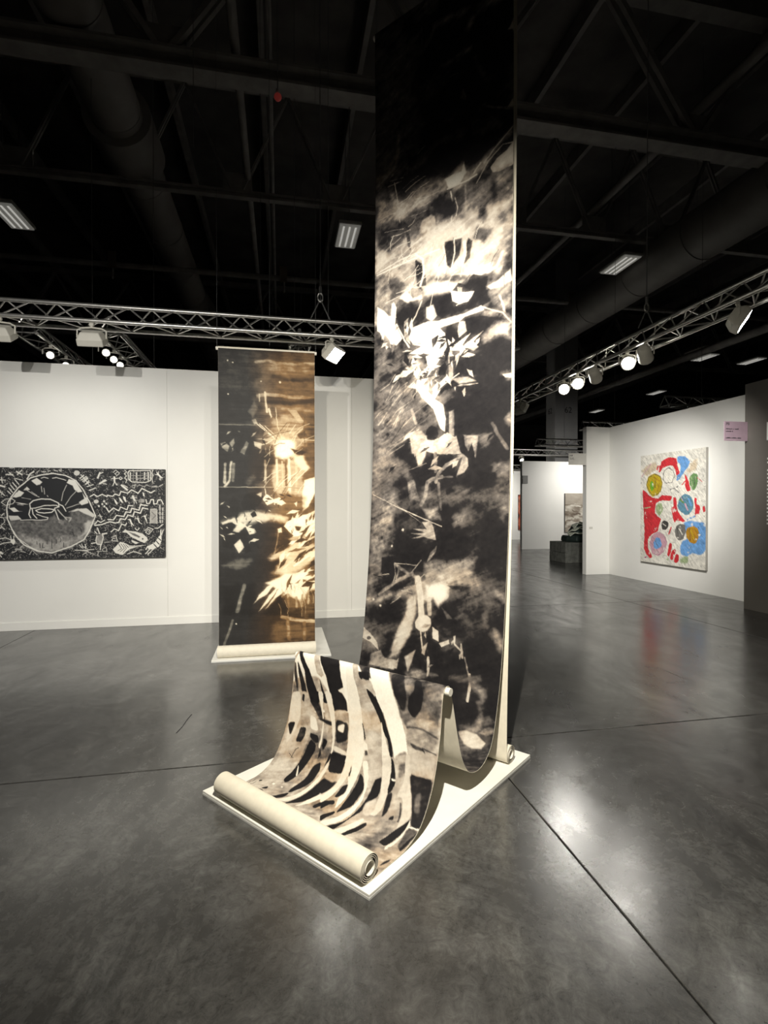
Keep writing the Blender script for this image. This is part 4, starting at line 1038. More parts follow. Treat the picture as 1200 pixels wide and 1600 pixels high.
ART2 = """
P.28 89 333,87 1043,-21 1039,2887 501,2797 680,2123 504,1580 374,1133 418,663
P.16 51 12,39 398,16 354,464 11,479
P.12 38 11,479 375,486 288,734 10,787
S.55 8 32 387,128 507,106 617,134 794,134 1020,113
S.42 23 92 573,186 794,197 1020,185
S.16 13 46 572,275 772,311 1019,277
S.60 9 37 408,489 506,469 727,489 1019,500
S.14 11 51 506,548 771,560 1019,523
S.45 15 60 506,626 771,605 1019,619
S.3 10 32 727,234 772,356 861,420
S.75 4 14 423,473 427,551
S.8 4 21 484,448 493,570 506,660
P.85 4 512,626 528,614 561,707 545,726
P.55 32 549,770 727,629 906,736 951,940 815,1125 615,1129 505,929
P.4 10 310,667 375,553 401,619 353,732
S.5 3 12 10,809 288,805 571,815 1019,801
P.62 5 727,629 816,626 897,759 849,772
P.98 20 582,994 682,924 782,967 793,1114 692,1172 593,1129
P.85 15 770,1126 905,1123 950,1259 882,1306 793,1216
S.9 3 9 364,765 483,862 615,971
S.9 3 9 422,792 571,927
S.8 3 9 484,817 637,948
S.8 3 9 594,611 615,813 664,947
S.7 3 9 309,956 726,950 1019,952
S.8 3 9 571,950 505,996 352,1044
P.1 8 748,1047 815,1057 928,1088 883,1124 793,1103
P.2 9 816,898 906,850 951,917 860,942
P.7 6 342,755 385,742 407,786 370,809
P.10 51 20,853 353,843 417,1043 571,1084 571,1220 417,1401 29,1538
P.6 6 20,1008 73,995 115,1039 94,1094 41,1062
P.5 6 222,1103 287,979 309,1001 265,1124
P.7 5 363,977 450,997 439,1060 374,1033
P.55 6 115,1005 158,949 169,1004 137,1049
S.65 6 28 68,1228 61,1427
S.7 6 23 132,1204 110,1404 61,1471
S.5 6 28 158,1226 146,1404
P.25 15 265,1425 373,1323 395,1379 308,1469
S.62 4 23 483,1187 489,1423
P.65 15 571,1242 770,1171 882,1306 905,1556 792,1556 614,1580 548,1400
S.85 6 23 604,1174 614,1444
S.9 6 28 737,1172 747,1534
S.75 6 23 815,1216 815,1511
S.75 5 18 663,1195 670,1489
S.3 6 23 703,1217 707,1444
S.92 3 9 548,1558 681,1399 905,1260
S.92 3 9 636,1625 792,1420 939,1271
S.6 3 9 8,1476 504,1472 1018,1478
P.95 8 905,1396 1018,1350 1018,1533 950,1670 882,1738 882,1533
P.35 33 548,1512 905,1556 882,1738 725,1738 569,1738
P.92 5 449,1592 504,1546 570,1603 636,1580 703,1647 658,1670 570,1636 504,1670
S.9 3 9 482,1490 504,1648
P.9 4 792,1647 826,1625 814,1681
P.75 18 221,1759 372,1715 569,1760 725,1806 680,1874 459,1850 285,1871 28,1847
P.05 6 232,1648 275,1548 373,1525 471,1569 420,1670 318,1726 253,1715
P.07 10 92,1670 146,1581 210,1626 210,1715 135,1737
P.75 8 384,1547 449,1524 438,1580
P.05 5 329,1760 372,1728 394,1782 350,1805
P.78 8 28,1847 156,1804 285,1894 199,1960 70,1936
P.05 9 38,1870 135,1848 177,1893 113,1981 38,1958
P.05 8 27,2025 134,1970 198,2049 134,2137 48,2114
P.05 8 199,1971 285,1961 311,2050 252,2094
P.05 8 252,2117 317,2095 339,2163 284,2195
P.05 8 350,2006 415,2029 393,2096 350,2084
P.85 5 274,1894 372,1917 394,1962 317,1983
P.8 5 155,2093 220,2027 263,2117 209,2183
P.1 25 394,1850 569,1828 724,1897 758,2033 680,2123 525,2121 415,2007
P.16 15 569,1896 724,1919 747,2033 613,2099
P.95 6 680,1896 725,1829 882,1773 1018,1739 1029,1899 926,2013 814,2034 747,1965
P.6 8 724,2033 904,1967 926,2070 791,2079
P.12 8 792,1897 904,1910 881,1966 814,1943
S.5 3 12 568,2257 613,2032 624,1941
P.9 4 613,1923 658,1908 662,1964 624,1968
P.75 20 524,2211 814,2080 1028,2105 1028,2266 858,2377 679,2441 502,2368
S.15 4 18 813,2285 904,2195 1017,2128
S.95 4 18 791,2330 949,2219 1028,2174
P.07 18 37,2202 263,2206 568,2257 679,2236 590,2370 392,2478 69,2447
P.35 18 37,2313 155,2338 284,2318 349,2253 176,2249
P.92 13 502,2504 679,2418 903,2401 1028,2473 1028,2587 948,2619 858,2719 723,2646 590,2574
P.92 5 590,2506 502,2549 418,2636 348,2742 414,2681 502,2628
P.92 5 612,2552 524,2640 413,2816 501,2729 601,2608
P.9 5 634,2575 568,2664 479,2796 556,2720 656,2610
S.45 6 23 723,2646 727,2783
S.55 6 23 813,2672 817,2786
S.5 6 23 880,2652 876,2766
S.6 6 23 948,2608 944,2745
P.03 20 37,2524 370,2500 414,2614 326,2768 413,2861 46,2868
P.04 15 523,2775 634,2621 723,2783 700,2873 435,2862
S.45 9 37 262,2519 229,2652 186,2807
P.10 25 36,2868 1039,2933 1039,3163 35,3146
P.25 30 567,2935 1039,2979 1039,3163 567,3139
S.62 8 37 656,2882 812,2923 1027,2944
S.45 9 32 723,2919 733,3125
S.42 9 32 902,2950 898,3133
S.40 4 23 56,3147 110,3005 142,2895
P.95 3 105,126 103,132 97,135 91,133 88,127 91,121 97,118 103,120
P.95 3 156,145 154,152 148,155 142,152 139,146 142,140 148,137 154,139
P.95 3 108,486 106,492 100,495 94,493 91,487 94,480 100,477 106,480
P.95 3 656,334 652,344 643,349 634,345 630,336 634,326 643,322 652,325
P.95 3 187,2935 185,2941 179,2943 173,2940 170,2934 173,2928 179,2925 185,2928
P.8 3 450,333 447,339 441,342 435,340 432,334 435,327 441,324 447,327
P.8 3 804,1818 825,1783 864,1768 838,1798
P.9 3 893,2109 892,2067 914,2032 910,2072
P.2 3 733,1910 766,1882 809,1874 773,1897
P.9 3 952,2037 985,1939 1054,1863 1012,1956
P.9 3 817,1845 802,1787 832,1736 836,1792
P.2 3 765,1985 759,1942 784,1906 782,1948
P.2 3 713,1851 752,1798 813,1775 768,1820
P.95 3 982,1915 978,1865 1011,1827 1006,1874
P.95 3 824,1960 893,1908 979,1900 906,1941
P.95 3 741,1913 771,1877 816,1868 782,1897
P.8 3 947,1831 980,1741 1067,1702 1021,1780
P.8 3 889,2002 914,1935 980,1910 944,1966
P.12 3 870,2063 843,1979 879,1899 890,1982
P.9 3 796,1900 816,1869 851,1857 827,1883
P.12 3 897,1970 891,1913 926,1867 922,1922
P.9 3 846,2121 829,2054 857,1991 863,2057
P.12 3 946,2113 950,2048 990,1996 977,2058
P.12 3 995,1843 993,1791 1017,1745 1012,1795
P.2 3 956,1847 957,1800 987,1764 979,1808
P.95 3 844,2127 884,2065 955,2046 907,2097
P.12 3 793,2076 862,2028 947,2036 873,2070
P.9 3 826,1801 849,1770 883,1751 857,1779
P.2 3 836,1807 856,1768 895,1750 871,1784
P.9 3 773,1964 740,1870 775,1777 791,1871
P.12 3 870,2133 907,2076 966,2042 923,2093
P.8 3 991,1941 1008,1904 1040,1877 1019,1912
P.2 3 891,1954 936,1899 1003,1873 952,1921
P.95 3 764,2016 836,1967 925,1963 848,2001
P.2 3 914,1874 918,1825 956,1793 943,1838
P.9 3 836,1971 872,1897 950,1873 903,1934
P.8 3 923,2064 955,2023 1006,2012 969,2045
P.2 3 886,2131 936,2085 1002,2070 948,2108
P.8 3 908,1931 992,1857 1103,1874 1012,1925
P.2 3 736,1821 753,1764 802,1729 776,1781
P.95 3 905,1970 961,1898 1043,1858 980,1922
P.8 3 936,2059 984,2011 1050,1991 997,2032
P.95 3 716,2118 755,2060 824,2046 777,2093
P.9 3 936,1845 923,1798 949,1756 952,1802
P.2 3 854,2035 893,1942 970,1877 921,1963
P.9 3 707,1762 776,1717 857,1725 785,1757
P.85 3 761,2576 804,2549 857,2548 811,2569
P.95 3 789,2568 810,2487 883,2448 849,2519
P.12 3 944,2360 978,2279 1062,2252 1015,2320
P.12 3 949,2612 954,2563 988,2528 976,2574
P.25 3 905,2449 944,2423 991,2418 950,2439
P.95 3 881,2465 906,2390 973,2348 938,2415
P.12 3 974,2189 985,2152 1010,2124 996,2159
P.25 3 793,2520 855,2482 928,2495 863,2520
P.25 3 837,2287 853,2208 921,2165 892,2235
P.25 3 910,2505 1008,2452 1122,2457 1019,2496
P.85 3 947,2276 981,2215 1045,2184 1003,2238
P.9 3 634,2324 630,2229 694,2162 681,2250
P.12 3 979,2493 1005,2444 1050,2412 1020,2457
P.9 3 673,2652 697,2575 771,2548 735,2612
P.85 3 653,2376 690,2326 746,2301 704,2345
P.12 3 628,2359 650,2288 715,2251 682,2314
P.9 3 738,2461 756,2422 797,2413 773,2444
P.85 3 1007,2212 1015,2172 1049,2150 1035,2186
P.12 3 855,2562 928,2500 1024,2518 945,2560
P.95 3 622,2632 683,2565 766,2533 700,2591
P.95 3 904,2231 955,2208 1012,2208 959,2225
P.12 3 921,2179 954,2152 997,2159 961,2178
P.95 3 566,2692 611,2589 712,2544 653,2632
P.9 3 829,2288 838,2241 865,2202 851,2247
P.9 3 972,2476 1002,2432 1052,2415 1017,2452
P.25 3 707,2529 742,2518 779,2523 743,2530
P.12 3 777,2292 840,2202 937,2149 865,2230
P.9 3 792,2424 892,2369 1007,2377 903,2416
P.12 3 946,2327 1022,2268 1119,2276 1037,2318
P.85 3 1001,2634 1031,2612 1069,2615 1037,2631
P.85 3 752,2183 798,2133 864,2123 813,2162
P.95 3 860,2520 863,2469 891,2428 882,2476
P.85 3 664,2613 737,2584 816,2597 741,2615
P.9 3 697,2246 713,2208 747,2184 727,2219
P.25 3 698,2603 712,2503 770,2421 745,2517
P.25 3 621,2176 637,2122 682,2092 659,2140
P.85 3 886,2226 972,2171 1074,2185 984,2223
P.25 3 878,2443 909,2363 973,2308 933,2381
P.25 3 845,2508 882,2480 930,2482 890,2503
P.9 3 838,2619 828,2522 889,2449 881,2540
P.12 3 576,2198 652,2115 762,2089 677,2158
P.95 3 785,2485 844,2415 934,2397 867,2454
P.25 3 716,2178 814,2137 922,2143 821,2172
P.9 3 640,2523 652,2484 682,2457 665,2493
P.05 3 80,1998 109,1957 152,1934 120,1970
P.05 3 304,1955 323,1947 344,1948 325,1954
P.06 3 258,1994 277,1981 300,1983 280,1992
P.85 3 89,1979 130,1964 172,1974 131,1983
P.05 3 85,1867 140,1857 190,1884 136,1886
P.06 3 419,2143 393,2115 394,2077 413,2107
P.8 3 370,1810 419,1829 457,1868 410,1844
P.85 3 65,1890 88,1896 99,1918 79,1908
P.06 3 116,1733 123,1694 155,1673 142,1708
P.7 3 11,1670 32,1642 65,1630 41,1654
P.05 3 191,1862 180,1833 185,1802 192,1832
P.05 3 317,1682 364,1690 389,1732 347,1715
P.06 3 95,1720 117,1673 156,1640 130,1683
P.7 3 313,2087 312,2065 326,2050 323,2070
P.06 3 104,1791 120,1772 144,1765 126,1781
P.85 3 320,2060 364,2024 420,2036 372,2060
P.7 3 80,1668 113,1677 133,1707 103,1693
P.06 3 291,1839 265,1792 262,1738 283,1787
P.06 3 175,1830 171,1781 200,1742 196,1789
P.7 3 252,1810 278,1788 310,1782 283,1799
P.05 3 21,1882 60,1880 92,1903 55,1898
P.05 3 415,1895 409,1870 413,1845 417,1870
P.8 3 216,1844 232,1798 269,1765 247,1808
P.05 3 293,1879 309,1843 342,1823 322,1855
P.85 3 290,1905 314,1881 347,1881 321,1899
P.06 3 265,2100 263,2070 275,2044 274,2073
P.7 3 257,1904 257,1850 297,1816 287,1865
P.8 3 10,1976 46,1983 70,2012 37,2000
P.06 3 25,2080 62,2092 85,2123 52,2107
P.06 3 123,1739 110,1701 124,1664 131,1701
P.8 3 69,2048 53,2030 51,2006 63,2025
P.8 3 279,1825 267,1798 275,1770 282,1797
P.85 3 47,1780 70,1789 85,1810 64,1797
P.7 3 9,1890 34,1904 47,1930 25,1913
S.8 2 4 641,1093 661,926 743,777
S.15 2 6 392,1194 463,1119 552,1066
S.15 2 6 912,1019 898,924 915,829
S.9 2 6 463,1405 549,1331 650,1282
S.9 2 6 785,974 819,891 885,830
S.15 2 4 662,1541 744,1403 853,1285
S.15 2 4 911,923 892,799 913,674
S.9 2 4 476,1147 544,1085 624,1040
S.15 2 6 489,945 617,888 753,858
S.9 2 6 832,1535 864,1473 908,1419
S.8 2 6 568,1510 649,1391 760,1301
S.8 2 6 475,1392 485,1274 531,1164
S.8 2 4 757,1163 810,1094 884,1049
S.9 2 6 588,1132 639,1095 698,1072
S.15 2 6 579,1026 634,997 695,992
S.9 2 4 810,1047 898,954 1016,903
S.8 2 6 775,902 852,820 955,774
S.8 2 4 824,903 849,849 894,811
S.9 2 4 717,1091 738,993 796,911
S.15 2 6 585,995 633,872 717,769
S.9 2 4 531,1141 527,1076 546,1013
S.8 2 4 592,1499 662,1472 737,1462
S.8 2 6 770,1421 816,1365 880,1332
S.9 2 4 671,1078 731,1025 802,990
S.9 2 4 470,1473 524,1397 599,1340
S.9 2 6 743,886 773,833 812,785
P.06 3 480,895 481,871 492,851 489,874
P.06 3 126,909 137,885 160,874 146,895
P.7 3 467,913 495,881 535,867 504,895
P.6 3 195,875 215,874 229,889 210,885
P.6 3 421,1111 428,1077 454,1056 443,1086
P.7 3 132,1096 144,1080 162,1070 148,1085
P.7 3 334,936 357,897 397,878 370,912
P.06 3 229,996 230,940 261,893 252,947
P.06 3 488,1017 453,982 454,931 480,970
P.7 3 143,1083 136,1065 145,1047 148,1065
P.6 3 80,916 98,886 130,878 109,902
P.06 3 14,1045 54,1010 103,996 61,1026
P.6 3 492,1091 484,1061 491,1029 495,1060
P.6 3 459,928 475,876 524,855 499,899
P.06 3 209,1143 179,1098 177,1044 200,1091
P.6 3 451,960 494,948 532,972 490,975
S.6 2 4 856,2695 873,2771 870,2848
S.7 2 4 841,2503 843,2548 832,2592
S.08 2 4 950,2674 1002,2758 1016,2855
S.6 2 6 858,2562 887,2623 888,2690
S.7 2 4 730,2543 754,2599 758,2659
S.6 2 4 623,2735 647,2797 647,2862
S.6 2 4 901,2594 933,2645 949,2703
S.7 2 4 653,2511 660,2567 644,2621
S.7 2 4 897,2695 912,2783 910,2872
S.7 2 4 686,2701 725,2797 720,2898
S.6 2 6 657,2581 667,2626 658,2671
S.08 2 4 689,2620 692,2669 681,2716
S.08 2 6 732,2501 758,2540 764,2586
S.08 2 6 956,2544 963,2586 956,2628
S.6 2 6 969,2584 999,2663 994,2746
S.6 2 4 884,2581 905,2638 913,2698
S.6 2 6 791,2545 800,2583 793,2620
S.7 2 4 853,2727 874,2806 872,2886
S.7 2 4 707,2549 722,2611 719,2674
S.6 2 4 793,2668 815,2700 824,2738
P.1 3 581,1670 595,1649 617,1637 601,1656
P.9 3 625,1686 619,1642 635,1600 636,1644
P.1 3 572,1604 567,1567 582,1534 581,1570
P.1 3 698,1553 742,1552 776,1581 735,1574
P.9 3 606,1661 621,1647 641,1640 624,1652
P.9 3 595,1647 595,1628 608,1614 605,1632
P.1 3 619,1703 618,1673 634,1649 631,1677
P.1 3 676,1609 685,1586 702,1568 691,1590
P.1 3 625,1544 663,1547 693,1573 656,1564
P.1 3 477,1768 484,1733 506,1706 495,1739
P.1 3 631,1615 653,1594 684,1595 660,1611
P.9 3 513,1716 532,1719 544,1734 527,1728
P.1 3 476,1594 520,1583 560,1606 517,1609
P.1 3 471,1634 494,1616 522,1621 498,1633
P.9 3 587,1669 576,1655 580,1637 587,1652
P.9 3 603,1645 607,1610 624,1580 617,1614
"""
ART3 = """
P.04 6 923,522 963,369 1036,264 1183,138 1304,98 1444,82 1585,104 1709,171 1797,288 1868,424 1944,621 1866,826 1803,934 1651,1020 1421,1094 1247,1067 1100,987 989,847 922,655
P.9 5 1187,171 1252,132 1317,184 1291,214 1252,228
P.9 4 975,379 1044,292 1104,321 1070,369 1009,388
P.85 4 1096,292 1139,244 1173,282 1139,292
P.92 5 1602,192 1629,143 1700,161 1744,229 1788,307 1735,317 1690,279 1673,230
P.9 4 1743,444 1842,375 1859,454 1778,483
P.9 4 932,522 992,512 1043,560 1086,560 983,570
P.85 4 992,445 1078,455 1155,474 1077,474
P.8 4 923,617 1034,618 1076,666 948,684
P.9 4 1788,317 1842,405 1815,415
S.7 3 9 1113,273 1233,358 1277,378
S.7 3 8 1190,311 1251,358
S.75 3 9 1304,242 1312,310
S.75 3 8 1334,262 1342,339
S.7 3 10 1373,358 1381,372
S.7 3 9 1539,425 1557,318 1602,221
S.7 3 9 1583,483 1654,366 1726,288
S.7 3 9 1600,522 1725,474 1761,464
S.6 3 9 1627,571 1743,522
S.6 3 8 1078,388 1181,407
S.6 3 8 1026,474 1095,484
S.85 3 10 1304,136 1339,122 1383,136
S.85 3 10 1435,135 1479,125 1541,144 1593,158
P.28 15 931,675 1059,670 1180,676 1371,667 1459,600 1511,668 1600,639 1653,571 1742,542 1832,581 1939,621 1866,826 1803,934 1651,1020 1421,1094 1247,1067 1100,987 989,847
P.85 8 1653,571 1707,532 1832,522 1944,616 1912,640 1832,601 1742,552
P.6 39 1015,876 1230,907 1422,948 1651,932 1857,807 1803,934 1651,1020 1421,1094 1247,1067 1100,987
P.75 19 1831,699 1930,660 1866,826 1794,865
S.85 3 9 1059,675 1180,671 1301,676 1371,667
S.1 3 8 1282,975 1286,1033
S.1 3 8 1317,976 1312,1034 1334,1029
S.1 3 8 1369,938 1369,986
S.1 3 8 1422,929 1423,1045
S.1 3 8 1475,930 1474,978
S.1 3 7 1527,911 1527,959
S.1 3 8 1562,970 1562,1028
S.12 3 8 1247,946 1251,985
S.1 4 10 1670,834 1687,883
S.1 4 10 1759,777 1777,835
S.93 3 14 906,522 920,446 963,369 1036,264 1183,133 1304,93 1444,72 1585,95 1709,161 1797,278 1868,429
S.93 3 14 1868,429 1944,621 1866,826 1803,934 1651,1020 1421,1101 1247,1071 1100,992 989,852 914,665 905,522
S.9 3 8 932,522 949,417 1018,321
S.9 3 8 956,770 1032,905 1160,1012 1299,1087
S.9 3 14 1168,464 1207,426 1303,402 1407,406 1504,454 1508,503 1459,522
S.9 3 12 1181,522 1232,522 1337,488 1477,483 1503,503
S.95 3 12 1237,551 1302,527 1407,532 1459,542 1424,575 1336,585 1267,575 1237,551
S.9 3 12 1168,464 1176,522 1158,599 1180,647
S.9 3 12 1198,532 1206,599 1249,652
S.9 3 10 1249,599 1319,628 1380,643 1371,662
S.9 3 12 1504,464 1556,493 1591,561
S.8 4 15 1459,532 1502,658 1537,717
S.7 4 14 1494,542 1556,619 1600,668
S.6 4 15 1582,639 1653,649 1626,698
P.5 10 1502,658 1582,688 1555,746 1511,716
S.9 3 8 847,446 890,407 958,398 1001,426 975,465 890,484 847,450
S.9 3 10 944,7 995,6
S.9 3 15 900,93 977,92
S.9 3 12 935,64 986,111
S.9 3 17 1020,53 1080,91
S.9 3 12 1028,92 1080,33
S.92 3 17 1140,148 1175,80 1218,51
S.85 3 10 1131,90 1200,99
S.85 3 12 824,160 892,165
S.85 3 12 849,132 857,198
S.9 3 13 951,226 993,283
S.9 3 13 976,197 1019,254
S.9 3 13 933,264 971,321
S.9 3 11 1002,159 1045,216
S.9 3 11 916,303 950,340
S.9 3 10 994,140 1088,163
S.85 3 12 823,303 882,360
S.85 3 8 840,293 823,332
S.85 3 8 861,312 839,360
S.85 3 8 821,636 872,646 880,703 837,741
S.8 3 12 837,750 879,789
S.8 3 12 846,617 872,588
S.9 3 10 819,912 887,898 946,923
S.9 3 10 818,988 869,965 946,957
P.92 4 946,923 989,914 1002,952 980,990 946,957
S.9 3 10 955,923 947,875
S.9 3 9 981,914 985,880
S.6 4 25 1005,1048 1065,1049
S.7 3 10 962,1095 1014,1068
S.7 3 10 1065,1068 1117,1089
S.7 3 10 1057,1030 1083,1006
S.9 4 25 818,1079 852,1098
P.8 4 1760,63 1749,88 1722,99 1696,89 1685,64 1696,39 1723,29 1749,39
S.9 3 14 1758,132 1807,92
S.9 3 14 1780,151 1834,106
S.9 3 14 1807,180 1852,131
S.9 3 13 1825,209 1870,179
S.9 3 10 1772,83 1869,219
S.9 3 9 1749,1001 1776,1041
S.9 3 10 1695,1069 1847,1081
S.85 3 9 1776,992 1793,1051
S.85 3 9 1821,993 1820,1052
S.7 3 10 1253,60 1279,40
S.75 3 12 1313,54 1357,49
S.75 3 12 1383,44 1409,39
S.75 3 12 1453,33 1488,38
S.75 3 12 1515,32 1541,37
S.6 3 10 1160,1118 1195,1061 1246,1120
S.6 3 10 1509,1134 1579,1116
S.95 2 13 1881,370 1927,341 1967,370 2026,340 2085,370 2090,350 2153,365 2181,335 2236,354 2254,300 2337,324 2384,279 2467,323 2514,258 2626,318 2677,287
S.95 2 13 2071,513 2107,572 2162,518 2226,557 2249,508 2327,543 2346,483 2401,493
S.95 2 14 2093,671 2161,676 2198,617 2290,632 2313,572 2373,577 2387,523 2475,548 2499,473 2578,488
S.95 2 14 1934,748 2015,739 2115,700 2179,716 2225,711 2244,661 2308,672 2340,612 2400,632 2419,568 2494,588 2522,518 2587,533
S.95 2 12 1934,734 1970,685 2006,710 2052,680
S.95 2 13 2133,834 2170,795 2224,820 2262,731 2308,751 2322,721
S.95 2 12 2564,408 2573,458 2611,458 2625,408 2658,408 2662,468 2700,463 2714,413 2757,412 2780,463
S.95 2 11 2357,26 2617,18 2627,62 2622,153 2561,178 2393,175 2347,135 2343,56 2357,26
S.85 2 15 2371,51 2370,145
S.85 2 15 2449,50 2451,149
S.85 2 15 2547,48 2547,143
S.85 2 15 2594,43 2593,148
S.6 2 8 2361,91 2608,83
S.6 2 8 2375,125 2608,123
S.6 2 6 2408,35 2407,165
S.6 2 6 2496,34 2495,164
S.95 2 9 2302,17 2325,41 2297,67 2324,96 2301,121 2324,150 2315,185
S.95 2 9 2650,12 2641,52 2655,82 2640,122 2645,172
S.9 3 21 1973,124 2000,55
S.9 3 12 1996,70 2037,50
S.92 3 23 2000,198 2063,153
S.9 3 10 1986,208 2081,158
S.9 3 10 2036,198 2081,207
S.95 3 19 2177,117 2177,177
S.95 3 10 2141,133 2214,127
S.95 3 10 2177,172 2154,226
S.95 3 10 2177,172 2204,216
P.95 3 2184,112 2181,122 2173,126 2165,122 2162,113 2165,103 2173,99 2181,103
S.9 2 8 2164,48 2192,18 2237,57 2205,92 2182,68 2210,48
S.9 2 10 2251,107 2274,126 2251,146 2232,127 2251,107
S.95 3 25 2264,220 2328,275
S.95 3 10 2287,215 2337,245
S.95 3 10 2702,42 2767,121
S.95 3 19 2711,61 2739,96
S.95 3 9 2683,72 2720,76
S.95 3 9 2725,31 2721,71
S.95 3 9 2744,106 2739,141
S.95 3 9 2749,101 2777,111
P.95 2 2167,394 2190,414 2212,453 2208,483 2185,453
P.95 2 2227,374 2254,394 2281,443 2272,453 2245,429
P.95 2 2277,359 2309,379 2323,438 2309,443 2286,404
P.95 2 2518,303 2541,323 2550,373 2527,353
S.9 3 25 2402,364 2420,413
S.9 3 9 2374,393 2448,378
S.9 3 9 2415,413 2415,458
S.9 3 9 2429,413 2448,458
P.55 4 2466,413 2504,393 2550,403 2545,443 2503,453 2471,443
P.85 2 1985,434 1975,453 1953,462 1931,454 1922,434 1931,415 1953,407 1976,415
P.9 2 2061,432 2057,442 2048,446 2039,442 2036,432 2039,422 2048,418 2057,422
P.9 2 2040,468 2036,478 2027,482 2018,478 2015,468 2018,459 2027,455 2036,459
P.9 2 2088,463 2084,473 2075,477 2066,473 2063,463 2066,454 2075,450 2084,454
P.9 2 1997,495 1993,505 1984,509 1976,505 1972,495 1976,485 1985,481 1994,485
P.9 2 2065,498 2061,508 2052,512 2043,508 2040,498 2044,488 2053,484 2062,488
P.60 3 2620,533 2700,533 2704,729 2614,723
S.9 2 8 2620,533 2700,533
S.8 2 8 2620,543 2614,728
S.8 2 8 2700,543 2704,729
S.15 2 6 2634,573 2685,623 2638,673
S.7 3 19 2738,483 2742,714
S.7 3 17 2775,523 2770,714
S.08 2 8 2719,563 2785,563
S.08 2 8 2718,623 2784,624
S.08 2 8 2718,674 2784,674
S.95 3 19 2363,672 2386,732
S.95 3 9 2340,672 2368,682
S.95 3 9 2386,727 2381,762
S.95 3 9 2391,722 2409,752
S.95 3 16 2461,657 2479,712
S.95 3 8 2428,662 2475,657
S.95 3 8 2461,657 2465,628
S.95 3 8 2479,712 2512,733
S.95 3 16 2545,623 2568,683
S.95 3 8 2517,633 2563,628
S.95 3 8 2568,683 2577,723
S.9 2 8 2568,603 2559,633
S.9 2 9 1993,601 2020,670
S.9 2 8 1975,621 2025,631
S.9 2 10 2428,792 2455,817 2483,787
S.9 2 10 2671,789 2708,794 2779,739
S.85 2 9 2549,823 2596,778 2652,804 2595,873 2558,848 2586,808 2614,818 2595,843
S.85 2 8 2393,229 2430,209 2421,254 2398,249
S.7 2 8 2449,234 2486,214 2542,233 2579,213 2616,233
S.6 3 21 2645,232 2701,232
S.8 2 9 2729,232 2777,201
P.88 4 2270,840 2307,801 2335,821 2427,832 2520,863 2576,913 2585,953 2539,988 2464,952 2372,901 2326,851
P.30 4 2344,836 2427,862 2492,902 2474,917 2390,876
P.85 4 2381,941 2427,961 2473,982 2436,1001 2390,976
P.15 2 2531,933 2528,941 2520,945 2512,941 2509,932 2512,924 2520,921 2528,924
P.92 4 2150,1067 2242,969 2316,990 2353,1020 2427,1021 2557,1013 2427,1046 2352,1070 2269,1143 2186,1117
S.12 2 7 2224,998 2260,1058 2214,1087
S.12 2 7 2251,994 2292,1054 2242,1098
S.12 2 7 2283,999 2320,1054 2278,1108
S.12 2 7 2311,1005 2343,1045
S.12 2 6 2352,1035 2482,1032
P.9 4 2576,1033 2670,985 2727,895 2755,885 2760,956 2726,1036 2651,1075 2594,1074
S.9 3 14 2746,895 2751,815
S.9 3 12 2760,875 2779,815
S.9 3 12 2613,1064 2557,1133
S.9 3 12 2660,1065 2585,1139
S.9 3 14 2585,1033 2562,1073
S.1 2 12 2660,1004 2693,1045
S.1 2 12 2693,965 2726,1005
S.1 2 12 2717,925 2750,955
P.55 4 1960,886 2024,858 2037,907 2014,1005 1959,995 1946,945
S.9 3 12 1960,886 1946,945 1959,995 2014,1005 2037,907 2024,858
S.9 3 15 1992,857 1965,783
S.9 3 12 1960,857 1933,827
S.9 3 19 2028,862 2078,853
S.9 3 14 1951,975 1892,984
S.9 3 14 2005,1005 2000,1064
S.85 2 9 2137,908 2188,884 2210,959 2141,953 2151,923 2178,918
S.7 2 9 2023,1065 2068,1036 2081,1095 2032,1089 2023,1065
S.7 2 9 2050,971 2105,967
S.85 3 9 1788,1022 1842,1052
S.85 3 10 1788,1071 1923,1063
S.85 3 9 1815,993 1829,1032
S.8 3 9 1788,1129 1842,1091 1923,1127
S.7 3 9 1959,1093 2013,1089
S.7 3 9 1977,1088 1968,1142
S.75 3 14 2334,1129 2408,1096 2501,1132
S.9 3 13 1793,170 1847,116
S.9 3 13 1828,209 1865,160
S.9 3 12 1846,238 1918,213
S.9 3 14 1873,287 1945,257
"""
